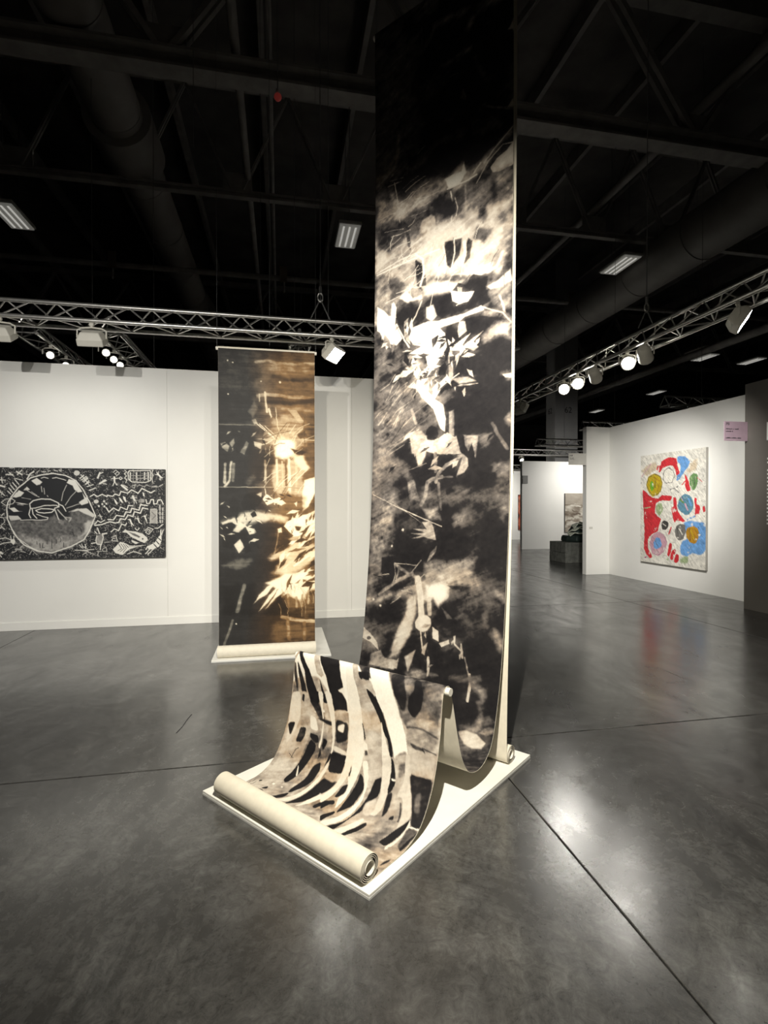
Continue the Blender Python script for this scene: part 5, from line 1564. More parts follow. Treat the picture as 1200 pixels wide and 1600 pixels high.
ART4 = """
Pc 21 12,308 442,155 520,307 179,451
Pc 21 1282,395 1539,183 1562,382 1370,451
Pg 21 1416,738 1746,266 1769,686 1586,809
Pr 4 469,312 533,235 596,258 621,152 865,94 1031,136 1055,224 1114,418 1103,520 1033,465 1009,359 914,265 770,272 647,316 572,401
Pb 6 1065,105 1236,112 1368,200 1369,301 1260,394 1193,474 1103,572 1034,586 1057,483 1125,436 1147,266 1054,207
Pw 4 660,478 697,337 819,293 962,373 999,515 941,616 772,626 686,569
Sk 2 13 685,462 709,356 819,311 951,373 987,497 917,606 760,617 686,551 685,462
Py 5 167,637 233,454 392,399 598,456 661,603 625,782 499,869 369,885 235,770
Sk 2 11 180,619 260,474 418,418 598,474 649,639 600,781 447,868 289,790 180,638
Pv 4 288,624 327,542 393,573 420,702 342,773 302,698
So 3 25 418,483 573,563
So 3 21 548,635 524,779
Sk 3 14 445,557 446,703
Pn 5 1371,535 1457,449 1563,480 1585,613 1544,726 1459,789 1383,670
Sk 3 13 1479,541 1501,724
Sl 3 16 1414,521 1437,738
Pr 4 1238,443 1305,515 1372,636 1395,787 1307,801 1262,681 1284,598
Sr 3 25 1195,662 1284,598
Sr 3 14 1563,546 1688,634
Pr 3 919,930 919,878 651,854 525,924 316,884 126,748 57,709 87,1068 118,1445 133,1727 108,1992 191,2098 299,2181 378,2155 325,2068 230,1964 242,1777 375,1658 530,1596 579,1431 642,1339 502,1287 437,1215 474,1014 576,970 896,974
Sl 4 21 129,1125 305,1106
Pl 4 462,1124 526,1015 652,1016 690,1159 578,1286 501,1233
Sn 3 14 551,1051 603,1214
Pt 4 1072,1070 1106,933 1241,842 1395,871 1482,1005 1462,1154 1333,1256 1199,1224 1108,1156
Sn 6 46 1129,950 1220,1003
Sp 5 36 1265,1037 1332,1155
Sb 5 39 1352,937 1418,1055
Pr 4 954,896 1037,915 1049,1070 1085,1191 1200,1309 1289,1375 1200,1386 1040,1347 994,1418 933,1245 897,1123 968,1070
Pr 4 1503,906 1556,940 1546,1039 1630,1072 1620,1235 1569,1293 1505,1270 1525,1121 1493,1038
Pr 3 1691,1088 1742,1072 1753,1169 1702,1202
Pb 11 1200,1412 1377,1356 1506,1369 1775,1394 1798,1875 1637,2003 1468,1968 1294,2051 1160,2012 1136,1860 1203,1753 1336,1710
Pw 11 1505,1237 1773,1201 1775,1378 1590,1350
Sb 6 32 1333,1340 1505,1270
Pk 5 617,1448 704,1355 827,1405 827,1494 755,1568 656,1554
Sw 3 18 680,1428 754,1479
Pd 5 1006,1557 1041,1468 1155,1422 1268,1443 1291,1578 1225,1734 1112,1758 1019,1678
Sw 4 18 1110,1518 1202,1633
Sk 3 16 1064,1485 1088,1674
Po 5 1280,1561 1334,1492 1464,1453 1591,1498 1613,1661 1530,1781 1424,1789 1314,1695
Sy 5 25 1422,1538 1487,1701
Sk 3 11 1378,1507 1402,1723
Pp 5 270,1868 375,1676 555,1595 706,1659 806,1813 709,2017 559,2102 378,2082
Pb 9 402,1840 479,1726 607,1736 658,1877 558,1957 429,1967
Sh 9 61 558,2011 659,1949
Sd 2 11 454,1800 558,1939
Pr 3 866,1801 938,1839 903,2000 856,2092 795,2062
Pr 3 903,2000 997,1922 1044,1953 952,2153 880,2143
Pr 3 987,2115 1045,2014 1114,2034 1103,2155 1046,2204 976,2186
Pr 3 899,1474 923,1508 853,1669 828,1635
Pl 13 1137,2100 1338,2013 1361,2179 1161,2201
Pl 9 759,2137 832,2112 832,2183
Sd 3 14 870,754 988,723 1105,813
Pd 3 1023,706 1093,675 1070,725
Sd 2 11 870,736 919,843
Sm 3 21 137,2178 191,2154
Sh 3 18 1151,899 1197,968
Sh 6 25 41,443 311,199
Sc 6 29 124,391 468,212
Sc 6 21 1369,284 1498,245
"""
# ------------------------------------------------------------------ pigment painting (numbers only, in millimetres of cloth)
def vnoise(X, Y, sx, sy, seed, octv=4, ang=0.0):
    if ang: X, Y = X * math.cos(ang) + Y * math.sin(ang), -X * math.sin(ang) + Y * math.cos(ang)
    out = 0; amp = 1; tot = 0
    for k in range(octv):
        R = np.random.RandomState(seed + k).rand(64, 64)
        u, v = X / sx * 2 ** k + 31.7 * k, Y / sy * 2 ** k + 17.3 * k
        iu, iv = np.floor(u).astype(int), np.floor(v).astype(int); fu, fv = u - iu, v - iv
        fu, fv = fu * fu * (3 - 2 * fu), fv * fv * (3 - 2 * fv); iu %= 64; iv %= 64; iu1, iv1 = (iu + 1) % 64, (iv + 1) % 64
        out = out + amp * ((R[iv, iu] * (1 - fu) + R[iv, iu1] * fu) * (1 - fv) + (R[iv1, iu] * (1 - fu) + R[iv1, iu1] * fu) * fv)
        tot += amp; amp *= 0.55
    return out / tot
def seg_dist(x, y, a, b):
    dx, dy = b[0] - a[0], b[1] - a[1]; L = dx * dx + dy * dy + 1e-9
    t = np.clip(((x - a[0]) * dx + (y - a[1]) * dy) / L, 0, 1)
    return np.hypot(x - a[0] - t * dx, y - a[1] - t * dy)
class Art:
    def __init__(s, X, Y, tone, warp=3.0, wscale=40.0, seed=1):
        s.X = X + warp * 2 * (vnoise(X, Y, wscale, wscale, seed, 3) - 0.5); s.Y = Y + warp * 2 * (vnoise(X, Y, wscale, wscale, seed + 9, 3) - 0.5)
        s.T = tone
        s.N1 = 2 * vnoise(X, Y, 130, 90, seed + 21, 4) - 1; s.N2 = 2 * vnoise(X, Y, 90, 130, seed + 31, 4) - 1
    def run(s, text, pal=None, rnd=lambda kind, soft, pts: False):
        xr, yr = s.X[0], s.Y[:, 0]
        for ln in text.strip().split('\n'):
            t = ln.split(); kind, val = t[0][0], t[0][1:]
            val = np.array(pal[val]) if pal else float(val)
            soft = float(t[1]); w = float(t[2]) / 2 if kind == 'S' else 0.0
            pts = [tuple(map(float, p.split(','))) for p in t[2:] if ',' in p]
            for _ in range(2 if rnd(kind, soft, pts) else 0):                                   # round the corners a little, tips stay
                q = [] if kind == 'P' else [pts[0]]
                for i in range(len(pts) if kind == 'P' else len(pts) - 1):
                    a, b = pts[i], pts[(i + 1) % len(pts)]
                    q += [(a[0] * 0.84 + b[0] * 0.16, a[1] * 0.84 + b[1] * 0.16), (a[0] * 0.16 + b[0] * 0.84, a[1] * 0.16 + b[1] * 0.84)]
                pts = q if kind == 'P' else q + [pts[-1]]
            m = soft * 3.5 + w + 8
            x0, x1 = min(p[0] for p in pts) - m, max(p[0] for p in pts) + m; y0, y1 = min(p[1] for p in pts) - m, max(p[1] for p in pts) + m
            c0, c1 = np.searchsorted(s.xr, [x0, x1]); r0, r1 = np.searchsorted(s.yr, [y0, y1])
            if c1 <= c0 or r1 <= r0: continue
            g = min(max(soft - 4, 0) * 2.2, 90); x, y = s.X[r0:r1, c0:c1] + g * s.N1[r0:r1, c0:c1], s.Y[r0:r1, c0:c1] + g * s.N2[r0:r1, c0:c1]
            if soft > 9: soft *= 1.5
            d = np.full(x.shape, 1e9)
            n = len(pts); ins = np.zeros(x.shape, bool)
            for i in range(n if kind == 'P' else n - 1):
                a, b = pts[i], pts[(i + 1) % n]
                d = np.minimum(d, seg_dist(x, y, a, b))
                if kind == 'P' and a[1] != b[1]:
                    c = (a[1] > y) != (b[1] > y); ins ^= c & (x < (b[0] - a[0]) * (y - a[1]) / (b[1] - a[1]) + a[0])
            sd = np.where(ins, d, -d) if kind == 'P' else w - d
            k = np.clip(sd / (2 * soft) + 0.5, 0, 1); k = k * k * (3 - 2 * k)
            if s.T.ndim == 3: k = k[..., None]
            s.T[r0:r1, c0:c1] = s.T[r0:r1, c0:c1] * (1 - k) + val * k
        return s
def art(Xm, Ym, tone, **k):
    a = Art(Xm, Ym, tone, **k); a.xr = Xm[0]; a.yr = Ym[:, 0]; return a
def tint(T, stops):
    p = [q[0] for q in stops]
    return np.stack([np.interp(T, p, [q[1][i] for q in stops]) for i in range(3)], -1)
def grid_obj(name, V, C, m, parent, smooth=True):
    nv, nu = V.shape[:2]
    me = bpy.data.meshes.new(name)
    idx = np.arange(nv * nu).reshape(nv, nu)
    q = np.stack([idx[:-1, :-1], idx[1:, :-1], idx[1:, 1:], idx[:-1, 1:]], -1).reshape(-1, 4)
    me.vertices.add(nv * nu); me.vertices.foreach_set('co', V.reshape(-1).astype(np.float32))
    me.loops.add(q.size); me.loops.foreach_set('vertex_index', q.reshape(-1).astype(np.int32))
    me.polygons.add(len(q)); me.polygons.foreach_set('loop_start', (np.arange(len(q)) * 4).astype(np.int32))
    me.polygons.foreach_set('use_smooth', np.full(len(q), smooth))
    me.update(calc_edges=True)
    if C is not None:
        a = me.color_attributes.new('pigment', 'FLOAT_COLOR', 'POINT')
        a.data.foreach_set('color', np.concatenate([C, np.ones(C.shape[:2] + (1,))], -1).reshape(-1).astype(np.float32))
    me.materials.append(m)
    o = bpy.data.objects.new(name, me); COL.objects.link(o); o.parent = parent
    return o
def sheet(path, xs, point, t):
    """closed thin cloth along a profile path, as from_pydata geometry"""
    N = normals(path); P = [path + N * t / 2, path - N * t / 2]
    n, k = len(path), len(xs); V = []
    for side in P:
        a, b, z = point(np.broadcast_to(xs[None, :], (n, k)), np.broadcast_to(side[:, None, :], (n, k, 2)))
        V.append(np.stack([np.broadcast_to(a, (n, k)), b, np.broadcast_to(z, (n, k))], -1).reshape(-1, 3))
    v = np.concatenate(V); o = n * k; f = []
    for i in range(n - 1):
        for j in range(k - 1):
            p = i * k + j; f += [(p, p + 1, p + k + 1, p + k), (o + p, o + p + k, o + p + k + 1, o + p + 1)]
        p = i * k; f.append((p, p + k, o + p + k, o + p)); p = i * k + k - 1; f.append((p, o + p, o + p + k, p + k))
    for j in range(k - 1):
        f.append((j, o + j, o + j + 1, j + 1)); p = (n - 1) * k + j; f.append((p, p + 1, o + p + 1, o + p))
    return [tuple(map(float, q)) for q in v], f

# ------------------------------------------------------------------ the tall canvas and its plinth (frame: x = across to the left, y = to the rear)
P0 = Vector((-0.0597, 2.1040, 0.0))
SROT = SA                      # local x axis of the objects below points along b; a is local y
def plinth(name_label, loc, rot, L, W_, cat='plinth'):
    t = thing('plinth', name_label, cat, loc, rot)
    obj('base_board', box(0, L, 0, W_, 0, 0.0115), mat('plinth_edge', (0.60, 0.60, 0.58), 0.6, var=0.05), t, bevel=0.001)
    obj('top_board', box(0.001, L - 0.001, 0.001, W_ - 0.001, 0.0125, PT), M_PLINTH, t, bevel=0.0012)
    obj('glue_line', box(0.004, L - 0.004, 0.004, W_ - 0.004, 0.0113, 0.0127), mat('plinth_edge', (0.60, 0.60, 0.58), 0.6, var=0.05), t)
    return t
plinth('low white plinth board under the tall folded canvas', P0, SROT, 1.558, 1.23)
tall = thing('hanging_canvas_scroll', 'tall black and white printed canvas hung from the roof and folded over a low rod', 'artwork', P0, SROT)
def loc_pt(a, b, z): return np.stack([b, a, z], -1)          # plinth frame -> local coordinates
rear, top, front, roll = tall_profile()
full = np.concatenate([rear, top, front, roll])
keep = np.concatenate([[True], np.linalg.norm(np.diff(full, axis=0), axis=1) > 5e-4]); full = full[keep]
v, f = sheet(full, np.linspace(0, A1 - A0, 17), lambda x, P: tall_point(x, P), 0.0022)
v = [(q[1], q[0], q[2]) for q in v]
obj('canvas_backing', (v, f), M_CANVAS, tall, smooth=True)
NV, NU = 1560, 262
TF = np.concatenate([top[4:], front]); FP = resample(TF, NV); FN = normals(FP); S_MM = (arclen(FP) - arclen(TF)[len(top) - 4]) * 1000
xsu = np.linspace(0.0006, A1 - A0 - 0.0006, NU)
a_, b_, z_ = tall_point(np.broadcast_to(xsu[None, :], (NV, NU)), np.broadcast_to((FP + FN * 0.0021)[:, None, :], (NV, NU, 2)))
Xm, Ym = np.meshgrid(xsu * 1000, S_MM)
cloud = vnoise(Xm, Ym, 420, 260, 5, 5)
base = 0.06 + 0.9 * np.clip(cloud - 0.50, 0, 1) + 0.22 * np.clip(1 - Xm / 260.0, 0, 1) * vnoise(Xm, Ym, 120, 160, 6, 4)
low = np.clip((Ym - 5690) / 60.0, 0, 1); base = base * (1 - low) + low * (0.55 + 0.5 * (cloud - 0.5))
A = art(Xm, Ym, base, warp=2.5, wscale=26)
A.run(ART1, rnd=lambda kind, soft, pts: pts[0][1] > 5690)
def blur(T, k, ax):
    c = np.cumsum(np.concatenate([np.repeat(T.take([0], ax), k + 1, ax), T, np.repeat(T.take([-1], ax), k, ax)], ax), ax)
    n = T.shape[ax]; return (np.take(c, range(2 * k + 1, 2 * k + 1 + n), ax) - np.take(c, range(0, n), ax)) / (2 * k + 1)
T = A.T
B = T
for k in (7, 5): B = blur(blur(B, k, 0), k, 1)
hang = np.clip((5690 - Ym) / 40.0, 0, 1)
T = T * (1 - 0.30 * hang) + B * 0.30 * hang
streak = vnoise(Xm, Ym, 160, 14, 21, 4, ang=-0.45); weave = vnoise(Xm, Ym, 22, 22, 33, 4); patch = vnoise(Xm, Ym, 90, 60, 44, 5, ang=-0.3)
mid = np.clip(1 - np.abs(T - 0.45) / 0.45, 0, 1)
T = T + mid * (0.32 * (streak - 0.5) + 0.75 * (patch - 0.5) + 0.3 * (weave - 0.5))
T = np.where(T > 0.75, T - 0.25 * np.clip(patch - 0.55, 0, 1), T)
T = np.clip(T + 0.05 * (weave - 0.5), 0, 1)
C1 = tint(T, [(0, (0.008, 0.0075, 0.009)), (0.12, (0.019, 0.0175, 0.0185)), (0.35, (0.15, 0.132, 0.120)), (0.6, (0.42, 0.365, 0.305)), (0.85, (0.74, 0.69, 0.60)), (1.0, (0.87, 0.84, 0.75))])
rust = np.clip((vnoise(Xm, Ym, 260, 150, 52, 4) - 0.46) * 4, 0, 1) * (0.35 + 0.65 * low) * np.clip(1 - np.abs(T - 0.5) / 0.45, 0, 1)
C1 = C1 * (1 + rust[..., None] * np.array([0.10, -0.06, -0.24]))
grid_obj('printed_face', loc_pt(a_, b_, z_), C1, print_mat('printed_canvas', 0.65, spec=0.16), tall)
# the other face, on the layer that hangs behind
rp = resample(rear[100:], 60); rn = normals(rp)
xr_ = np.linspace(0.001, A1 - A0 - 0.001, 14)
ar, br, zr = tall_point(np.broadcast_to(xr_[None, :], (60, 14)), np.broadcast_to((rp + rn * 0.0021)[:, None, :], (60, 14, 2)))
Xr, Yr = np.meshgrid(xr_ * 1000, arclen(rp) * 1000)
grid_obj('printed_rear_face', loc_pt(ar, br, zr), tint(vnoise(Xr, Yr, 300, 200, 3, 4), [(0.3, (0.012, 0.011, 0.012)), (0.8, (0.35, 0.31, 0.27))]), MATS.setdefault('rear_print', print_mat('printed_canvas_rear')), tall)
def roll_face(path, parent, x0, x1, swap):
    """the dark printed side of the cloth inside a roll, seen between the windings"""
    P = path + normals(path) * 0.0016; n = len(P)
    v = [((p[0], x, p[1]) if swap else (x, p[0], p[1])) for x in (x0, x1) for p in P]
    obj('rolled_print', (v, [(i, i + 1, n + i + 1, n + i) for i in range(n - 1)]), mat('dark_print', (0.022, 0.020, 0.020), 0.7), parent, smooth=True)
roll_face(roll, tall, A0 + 0.0004, A1 - 0.0004, True)
roll_face(rear[:96], tall, A0 + 0.0004, A1 - 0.0004, True)
shear = lambda a, b: b - 0.045 * min(1, max(0, (b - 0.15) / 0.5)) * (a - A0) / (A1 - A0)
def rod(parent, p, a0, a1, r, name):
    q0, q1 = (shear(a0, p[0]), a0, p[1]), (shear(a1, p[0]), a1, p[1])
    return obj(name, cyl(q0, q1, r, 20), M_ROD, parent, smooth=True)
rod(tall, ROD, A0 - 0.03, A1 + 0.022, 0.0215, 'hanging_rod')
rod(tall, FOLD, A0 - 0.022, A1 + 0.018, 0.0205, 'fold_rod')
obj('front_core', cyl((0.056, A0 - 0.003, PT + 0.062), (0.056, A1 + 0.003, PT + 0.062), 0.030, 24, caps=False), M_ROD, tall, smooth=True)
obj('rear_core', cyl((1.376, A0 - 0.003, PT + 0.057), (1.376, A1 + 0.003, PT + 0.057), 0.028, 24, caps=False), M_ROD, tall, smooth=True)
for aa in (A0 - 0.02, A1 + 0.012):
    obj('suspension_line', cyl((shear(aa, ROD[0]), aa, ROD[1]), (shear(aa, ROD[0]), aa, 12.4), 0.002, 6), M_CABLE, tall)

# ------------------------------------------------------------------ the brown canvas and its plinth
plinth('low white plinth board under the brown hanging canvas', gp(-0.695, 5.58), TH, 1.23, 1.27)
brown = thing('hanging_canvas_scroll', 'brown and black printed canvas hanging straight before the white wall', 'artwork', gp(-0.64, 5.58), TH)
BW = 1.015
c2 = (0.085, PT + 0.066)
fr2 = np.concatenate([catmull([(0.205, 3.285), (0.207, 2.4), (0.206, 1.4), (0.200, 0.6), (0.190, 0.25), (0.165, 0.09), (0.13, PT + 0.012), (c2[0] + 0.01, PT + 0.003)], 0.02)])
roll2 = spiral(c2, 0.063, 270, -1, 3.5, 0.0075)
re2 = np.concatenate([catmull([(0.250, 3.28), (0.254, 2.0), (0.262, 0.8), (0.268, 0.3), (0.272, PT + 0.07)], 0.03), spiral((0.332, PT + 0.062), 0.06, 180, 1, 3.0, 0.0075)])[::-1]
tp2 = np.array([(0.2275 + 0.0225 * math.cos(a), 3.287 + 0.0225 * math.sin(a)) for a in np.radians(np.arange(15, 180, 15))])
flat = lambda x, P: (x, P[..., 0], P[..., 1])
obj('canvas_backing', sheet(np.concatenate([re2, tp2, fr2, roll2]), np.linspace(0, BW, 5), flat, 0.0022), M_CANVAS, brown, smooth=True)
roll_face(roll2, brown, 0.0004, BW - 0.0004, False)
N2, M2 = 620, 200
F2 = resample(fr2[:-6], N2); n2 = normals(F2); x2 = np.linspace(0.0006, BW - 0.0006, M2)
aa, bb, zz = flat(np.broadcast_to(x2[None, :], (N2, M2)), np.broadcast_to((F2 + n2 * 0.0021)[:, None, :], (N2, M2, 2)))
X2, Y2 = np.meshgrid(x2 * 1000, arclen(F2) * 1000)
A2 = art(X2, Y2, 0.10 + 0.10 * (vnoise(X2, Y2, 300, 200, 7, 4) - 0.4), warp=5, wscale=40, seed=4); A2.run(ART2)
B2 = A2.T
for k in (4, 3): B2 = blur(blur(B2, k, 0), k, 1)
T2 = 0.72 * A2.T + 0.28 * B2; m2 = np.clip(1 - np.abs(T2 - 0.45) / 0.45, 0, 1)
T2 = np.clip(T2 + m2 * (0.4 * (vnoise(X2, Y2, 260, 22, 12, 4) - 0.5) + 0.4 * (vnoise(X2, Y2, 70, 60, 15, 5) - 0.5)) + 0.04 * (vnoise(X2, Y2, 16, 16, 18, 3) - 0.5), 0, 1)
hue = np.clip((X2 / 1000 - 0.30 + 0.25 * (vnoise(X2, Y2, 400, 500, 26, 3) - 0.5)) / 0.35, 0, 1)[..., None]
C2 = tint(T2, [(0, (0.012, 0.011, 0.010)), (0.15, (0.026, 0.025, 0.024)), (0.45, (0.15, 0.14, 0.115)), (0.75, (0.58, 0.53, 0.42)), (1, (0.86, 0.80, 0.64))]) * (1 - hue) + \
     tint(T2, [(0, (0.012, 0.009, 0.006)), (0.15, (0.050, 0.028, 0.013)), (0.45, (0.24, 0.135, 0.055)), (0.75, (0.66, 0.52, 0.32)), (1, (0.92, 0.86, 0.68))]) * hue
grid_obj('printed_face', np.stack([aa, bb, zz], -1), C2, MATS.setdefault('brown_print', print_mat('printed_brown_canvas', 0.6, spec=0.18)), brown)
obj('hanging_rod', cyl((-0.025, 0.2275, 3.287), (BW + 0.022, 0.2275, 3.287), 0.019, 16), M_ROD, brown, smooth=True)
obj('front_core', cyl((-0.003, c2[0], c2[1]), (BW + 0.003, c2[0], c2[1]), 0.032, 20, caps=False), M_ROD, brown, smooth=True)
for xx in (-0.015, BW + 0.012): obj('suspension_line', cyl((xx, 0.2275, 3.287), (xx, 0.2275, 12.4), 0.0015, 6), M_CABLE, brown)

# ------------------------------------------------------------------ paintings
def painting(label, loc, rot, W_, H_, depth, nu, nv, tonefun, mname, side_m):
    """local x along the wall, face towards -y, z up; loc = lower left corner on the wall"""
    t = thing('painting', label, 'painting', loc, rot)
    obj('stretcher', box(0, W_, -depth, 0, 0, H_), side_m, t, bevel=0.003)
    xs = np.linspace(0.001, W_ - 0.001, nu); zs = np.linspace(H_ - 0.001, 0.001, nv)
    X, Z = np.meshgrid(xs, zs); Xq, Yq = X * 1000, (H_ - Z) * 1000
    grid_obj('painted_face', np.stack([X, np.full_like(X, -depth - 0.0012), Z], -1), tonefun(Xq, Yq), MATS.setdefault(mname, print_mat(mname, 0.6)), t, False)
    return t
def bw_art(X, Y):
    tex = vnoise(X, Y, 26, 26, 61, 3); rid = np.abs(vnoise(X, Y, 24, 24, 71, 2) - 0.5)
    T = 0.05 + np.where(rid < 0.03, 0.5, 0.0) * (tex > 0.34)
    a = art(X, Y, T, warp=2.5, wscale=30, seed=3); a.run(ART3)
    # the part of the picture beyond the drawn figures goes on in the same manner
    R = random.Random(5); extra = []
    for k in range(46):
        x, y = R.uniform(60, 820), R.uniform(60, 1110); an = R.uniform(0, 6.28); L = R.uniform(30, 70)
        extra.append('S.9 3 %d %d,%d %d,%d' % (R.choice((9, 12, 20)), x, y, x + L * math.cos(an), y + L * math.sin(an)))
    a.run('\n'.join(extra))
    T = a.T + np.clip(1 - np.abs(a.T - 0.4) / 0.35, 0, 1) * 0.5 * (tex - 0.5)
    return tint(np.clip(T, 0, 1), [(0, (0.010, 0.011, 0.013)), (0.1, (0.020, 0.021, 0.024)), (0.5, (0.26, 0.25, 0.235)), (1, (0.88, 0.86, 0.79))])
painting('wide black and white painting with a large circle and carved-looking figures', gp(-4.32, WY, 0.925), TH, 2.80, 1.18, 0.065, 560, 236, bw_art, 'black_white_paint', mat('dark_canvas_edge', (0.04, 0.04, 0.042), 0.7))
PAL = {'c': (0.60, 0.50, 0.36), 'g': (0.66, 0.64, 0.58), 'r': (0.60, 0.035, 0.045), 'b': (0.15, 0.34, 0.66), 'w': (0.80, 0.77, 0.68), 'k': (0.06, 0.06, 0.055), 'y': (0.52, 0.38, 0.02), 'v': (0.16, 0.42, 0.03), 'o': (0.42, 0.22, 0.02), 'n': (0.14, 0.27, 0.10), 'l': (0.36, 0.45, 0.25), 't': (0.11, 0.25, 0.34), 'p': (0.55, 0.32, 0.38), 'd': (0.17, 0.165, 0.15), 'h': (0.62, 0.40, 0.44), 'm': (0.30, 0.03, 0.16)}
def colour_art(X, Y):
    n1, n2 = vnoise(X, Y, 90, 90, 81, 5), vnoise(X, Y, 240, 160, 91, 4)
    T = np.array([0.76, 0.735, 0.66])[None, None] * (0.86 + 0.28 * n2)[..., None] * np.ones(X.shape + (3,))
    a = art(X, Y, T, warp=16, wscale=60, seed=8); a.run(ART4, PAL, rnd=lambda kind, soft, pts: kind == 'P')
    brush = vnoise(X, Y, 70, 18, 95, 4, ang=0.8); dab = vnoise(X, Y, 34, 34, 97, 3)
    C = a.T * (0.50 + 0.95 * brush)[..., None] * np.where(dab > 0.775, 0.55, 1.0)[..., None]
    k = np.clip((n1 - 0.68) * 9, 0, 1)[..., None]
    return np.clip(C * (1 - k) + np.array([0.80, 0.77, 0.70]) * k, 0, 1)
painting('large colourful abstract painting of red strokes and round blobs on the white side wall', gp(7.69, 9.985, 0.43), TH - math.pi / 2, 1.765, 2.265, 0.05, 200, 260, colour_art, 'colour_paint', mat('grey_canvas_edge', (0.34, 0.33, 0.30), 0.7))
def sea_art(X, Y):
    H_ = Y / 1480.0; n = vnoise(X, Y, 420, 160, 101, 5); m = vnoise(X, Y, 160, 80, 111, 5)
    T = np.where(H_ < 0.28, 0.45 + 0.15 * (m - 0.5), 0.50 + 1.1 * (n - 0.5) + 0.6 * (m - 0.5))
    a = art(X, Y, T, warp=20, wscale=120)
    a.run('S.12 20 40 300,640 420,700 560,680\nS.10 20 46 380,820 520,760 640,800\nS.85 30 70 250,470 420,430 640,500\nS.8 30 60 120,980 400,920 700,960\nS.15 20 34 60,1060 300,1040 600,1080\nS.8 30 60 80,1180 360,1160 720,1200\nS.2 20 20 0,440 300,420 800,460')
    return tint(np.clip(a.T, 0, 1), [(0, (0.06, 0.04, 0.03)), (0.3, (0.22, 0.18, 0.14)), (0.6, (0.50, 0.46, 0.39)), (1, (0.80, 0.77, 0.70))])
painting('grey painting of churning clouds or waves on the far booth wall', gp(10.70, 18.3, 0.64), TH, 1.9, 1.48, 0.05, 150, 120, sea_art, 'sea_paint', mat('dark_canvas_edge', (0.04, 0.04, 0.042), 0.7))
def red_art(X, Y):
    n = vnoise(X, Y, 200, 260, 121, 4)
    return tint(n, [(0.25, (0.03, 0.03, 0.03)), (0.45, (0.42, 0.08, 0.04)), (0.6, (0.60, 0.22, 0.14)), (0.75, (0.10, 0.05, 0.04))])
painting('tall red and black painting glimpsed on the furthest white wall', gp(11.42, 23.8, 0.48), TH, 1.2, 1.72, 0.05, 60, 80, red_art, 'red_paint', mat('dark_canvas_edge', (0.04, 0.04, 0.042), 0.7))

# ------------------------------------------------------------------ signs
def words(n, x0, z, h, wmax, seed):
    R = random.Random(seed); g = []; x = x0
    for k in range(n):
        w = R.uniform(0.3, 1.0) * h * 0.9; g.append(box(x, x + w, -0.0012, 0, z, z + h * R.choice((0.7, 1.0)))); x += w + h * (0.3 if R.random() < 0.8 else 0.9)
        if x > wmax: break
    return join(*g)
def sign(label, loc, W_, H_, m, title, rows):
    t = thing('booth_sign', label, 'sign', loc, TH)
    obj('board', box(0, W_, 0, 0.008, 0, H_), m, t, bevel=0.001)
    if title:
        me = text_mesh(title, H_ * 0.21, 0.0006); me.materials.append(M_INK)
        o = obj('title', me, None, t, (W_ * 0.07, -0.001, H_ * 0.80)); o.rotation_euler = (math.pi / 2, 0, 0)
    for (zf, n, hf, wf, sd) in rows: obj('text_row', words(n, W_ * 0.07, H_ * zf, H_ * hf, W_ * wf, sd), M_INK, t)
    return t
sign('pink booth sign marked P8 sticking out from the dark grey wall', gp(6.735, 6.90, 2.625), 0.428, 0.30, M_PINK, 'P8', [(0.58, 30, 0.07, 0.62, 1), (0.46, 14, 0.055, 0.34, 2), (0.12, 36, 0.06, 0.70, 3)])
sign('pale grey booth sign sticking out from the white wall corner', gp(6.63, 11.16, 2.585), 0.455, 0.275, M_CARD, None, [(0.74, 6, 0.12, 0.26, 4), (0.55, 9, 0.06, 0.28, 5), (0.45, 11, 0.05, 0.36, 6)])
sign('small dark grey booth sign at the edge of the far booth wall', gp(8.96, 18.27, 2.48), 0.21, 0.30, mat('mid_grey_card', (0.22, 0.22, 0.21), 0.6), None, [])
tag(obj('wall_label', box(0, 0.09, -0.004, 0, 0, 0.055), M_CARD, loc=gp(7.16, 11.15, 1.075), rotz=TH, bevel=0.001), 'tiny pale wall label on the white wall corner', 'label')

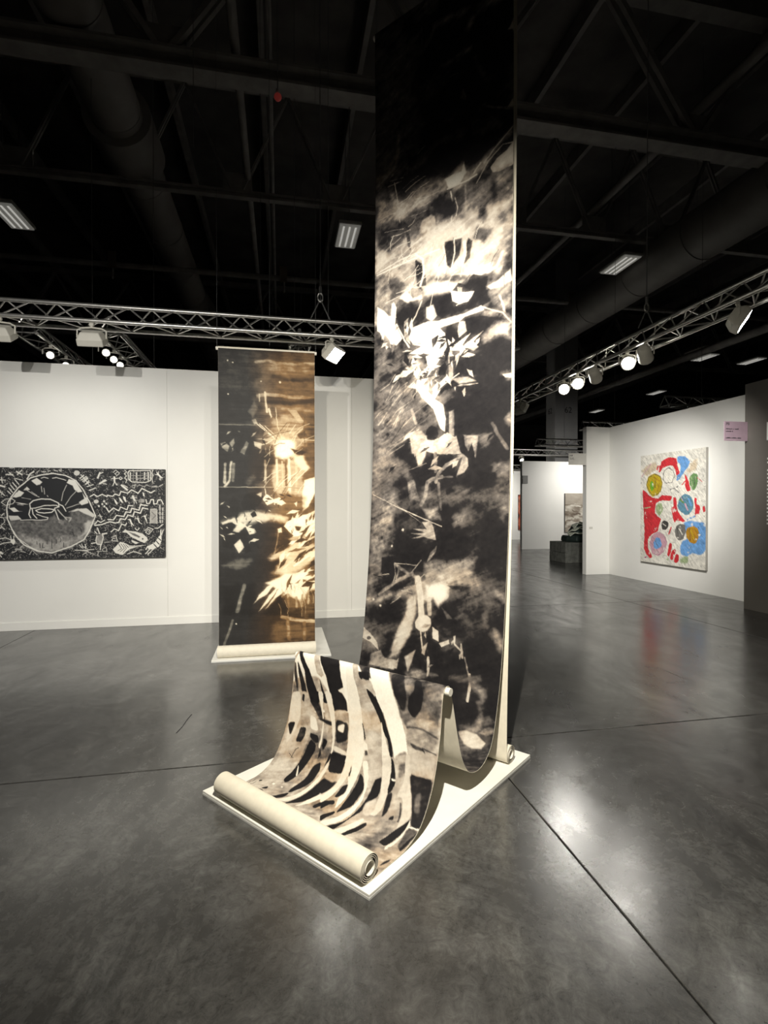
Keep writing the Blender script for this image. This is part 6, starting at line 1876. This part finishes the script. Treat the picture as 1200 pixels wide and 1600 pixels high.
# ------------------------------------------------------------------ sculpture on its pedestal
pd = thing('concrete_pedestal', 'dark pedestal of two stacked concrete blocks behind the white wall corner', 'pedestal', gp(7.93, 13.5), TH)
obj('lower_block', box(0, 1.15, 0, 0.9, 0, 0.275), M_CONC, pd, bevel=0.012)
obj('upper_block', box(0.004, 1.146, 0.004, 0.896, 0.287, 0.58), M_CONC, pd, bevel=0.012)
obj('block_joint', box(0.015, 1.135, 0.015, 0.885, 0.275, 0.287), M_CONC, pd)
sc = thing('sculpture', 'dark green sculpture with pale crumpled folds on the concrete pedestal', 'sculpture', gp(8.2, 13.72, 0.58), TH)
def ribbon(pts, w, t, seed):
    R = random.Random(seed); n = len(pts); v = []
    for k, p in enumerate(pts):
        p = Vector(p); tw = R.uniform(-0.6, 0.6)
        s = Vector((0.25 * math.sin(tw), 1.0, 0.5 * math.sin(tw * 2))).normalized() * w * R.uniform(0.75, 1.2); u = Vector((0, 0, t))
        v += [tuple(p - s), tuple(p + s), tuple(p + s + u), tuple(p - s + u)]
    f = [(0, 1, 2, 3), tuple(4 * (n - 1) + i for i in (3, 2, 1, 0))]
    for k in range(n - 1):
        for i in range(4): f.append((4 * k + i, 4 * k + (i + 1) % 4, 4 * k + 4 + (i + 1) % 4, 4 * k + 4 + i))
    return v, f
obj('bronze_base', join(lathe([(0.40, 0.0), (0.44, 0.05), (0.43, 0.14), (0.40, 0.19), (0.30, 0.20)], 9)), M_GREEN, sc, (0.36, 0.25, 0), bevel=0.01)
obj('bronze_mass', lathe([(0.30, 0.0), (0.33, 0.1), (0.26, 0.2), (0.22, 0.30), (0.08, 0.36)], 7), M_GREEN, sc, (0.46, 0.26, 0.195), bevel=0.02)
for k, (pts, w) in enumerate((([(0.02, 0.1, 0.20), (0.14, 0.06, 0.25), (0.26, 0.02, 0.235), (0.40, 0.0, 0.27)], 0.10), ([(0.05, 0.1, 0.29), (0.16, 0.05, 0.34), (0.27, 0.02, 0.40), (0.38, 0.0, 0.37), (0.55, 0.0, 0.42)], 0.09), ([(0.16, 0.12, 0.42), (0.26, 0.06, 0.50), (0.38, 0.02, 0.53), (0.54, 0.0, 0.50)], 0.10), ([(0.30, 0.0, 0.42), (0.42, -0.02, 0.46), (0.56, 0.0, 0.36)], 0.06))):
    obj('pale_fold', ribbon(pts, w, 0.03, k), M_PALE, sc, bevel=0.008)
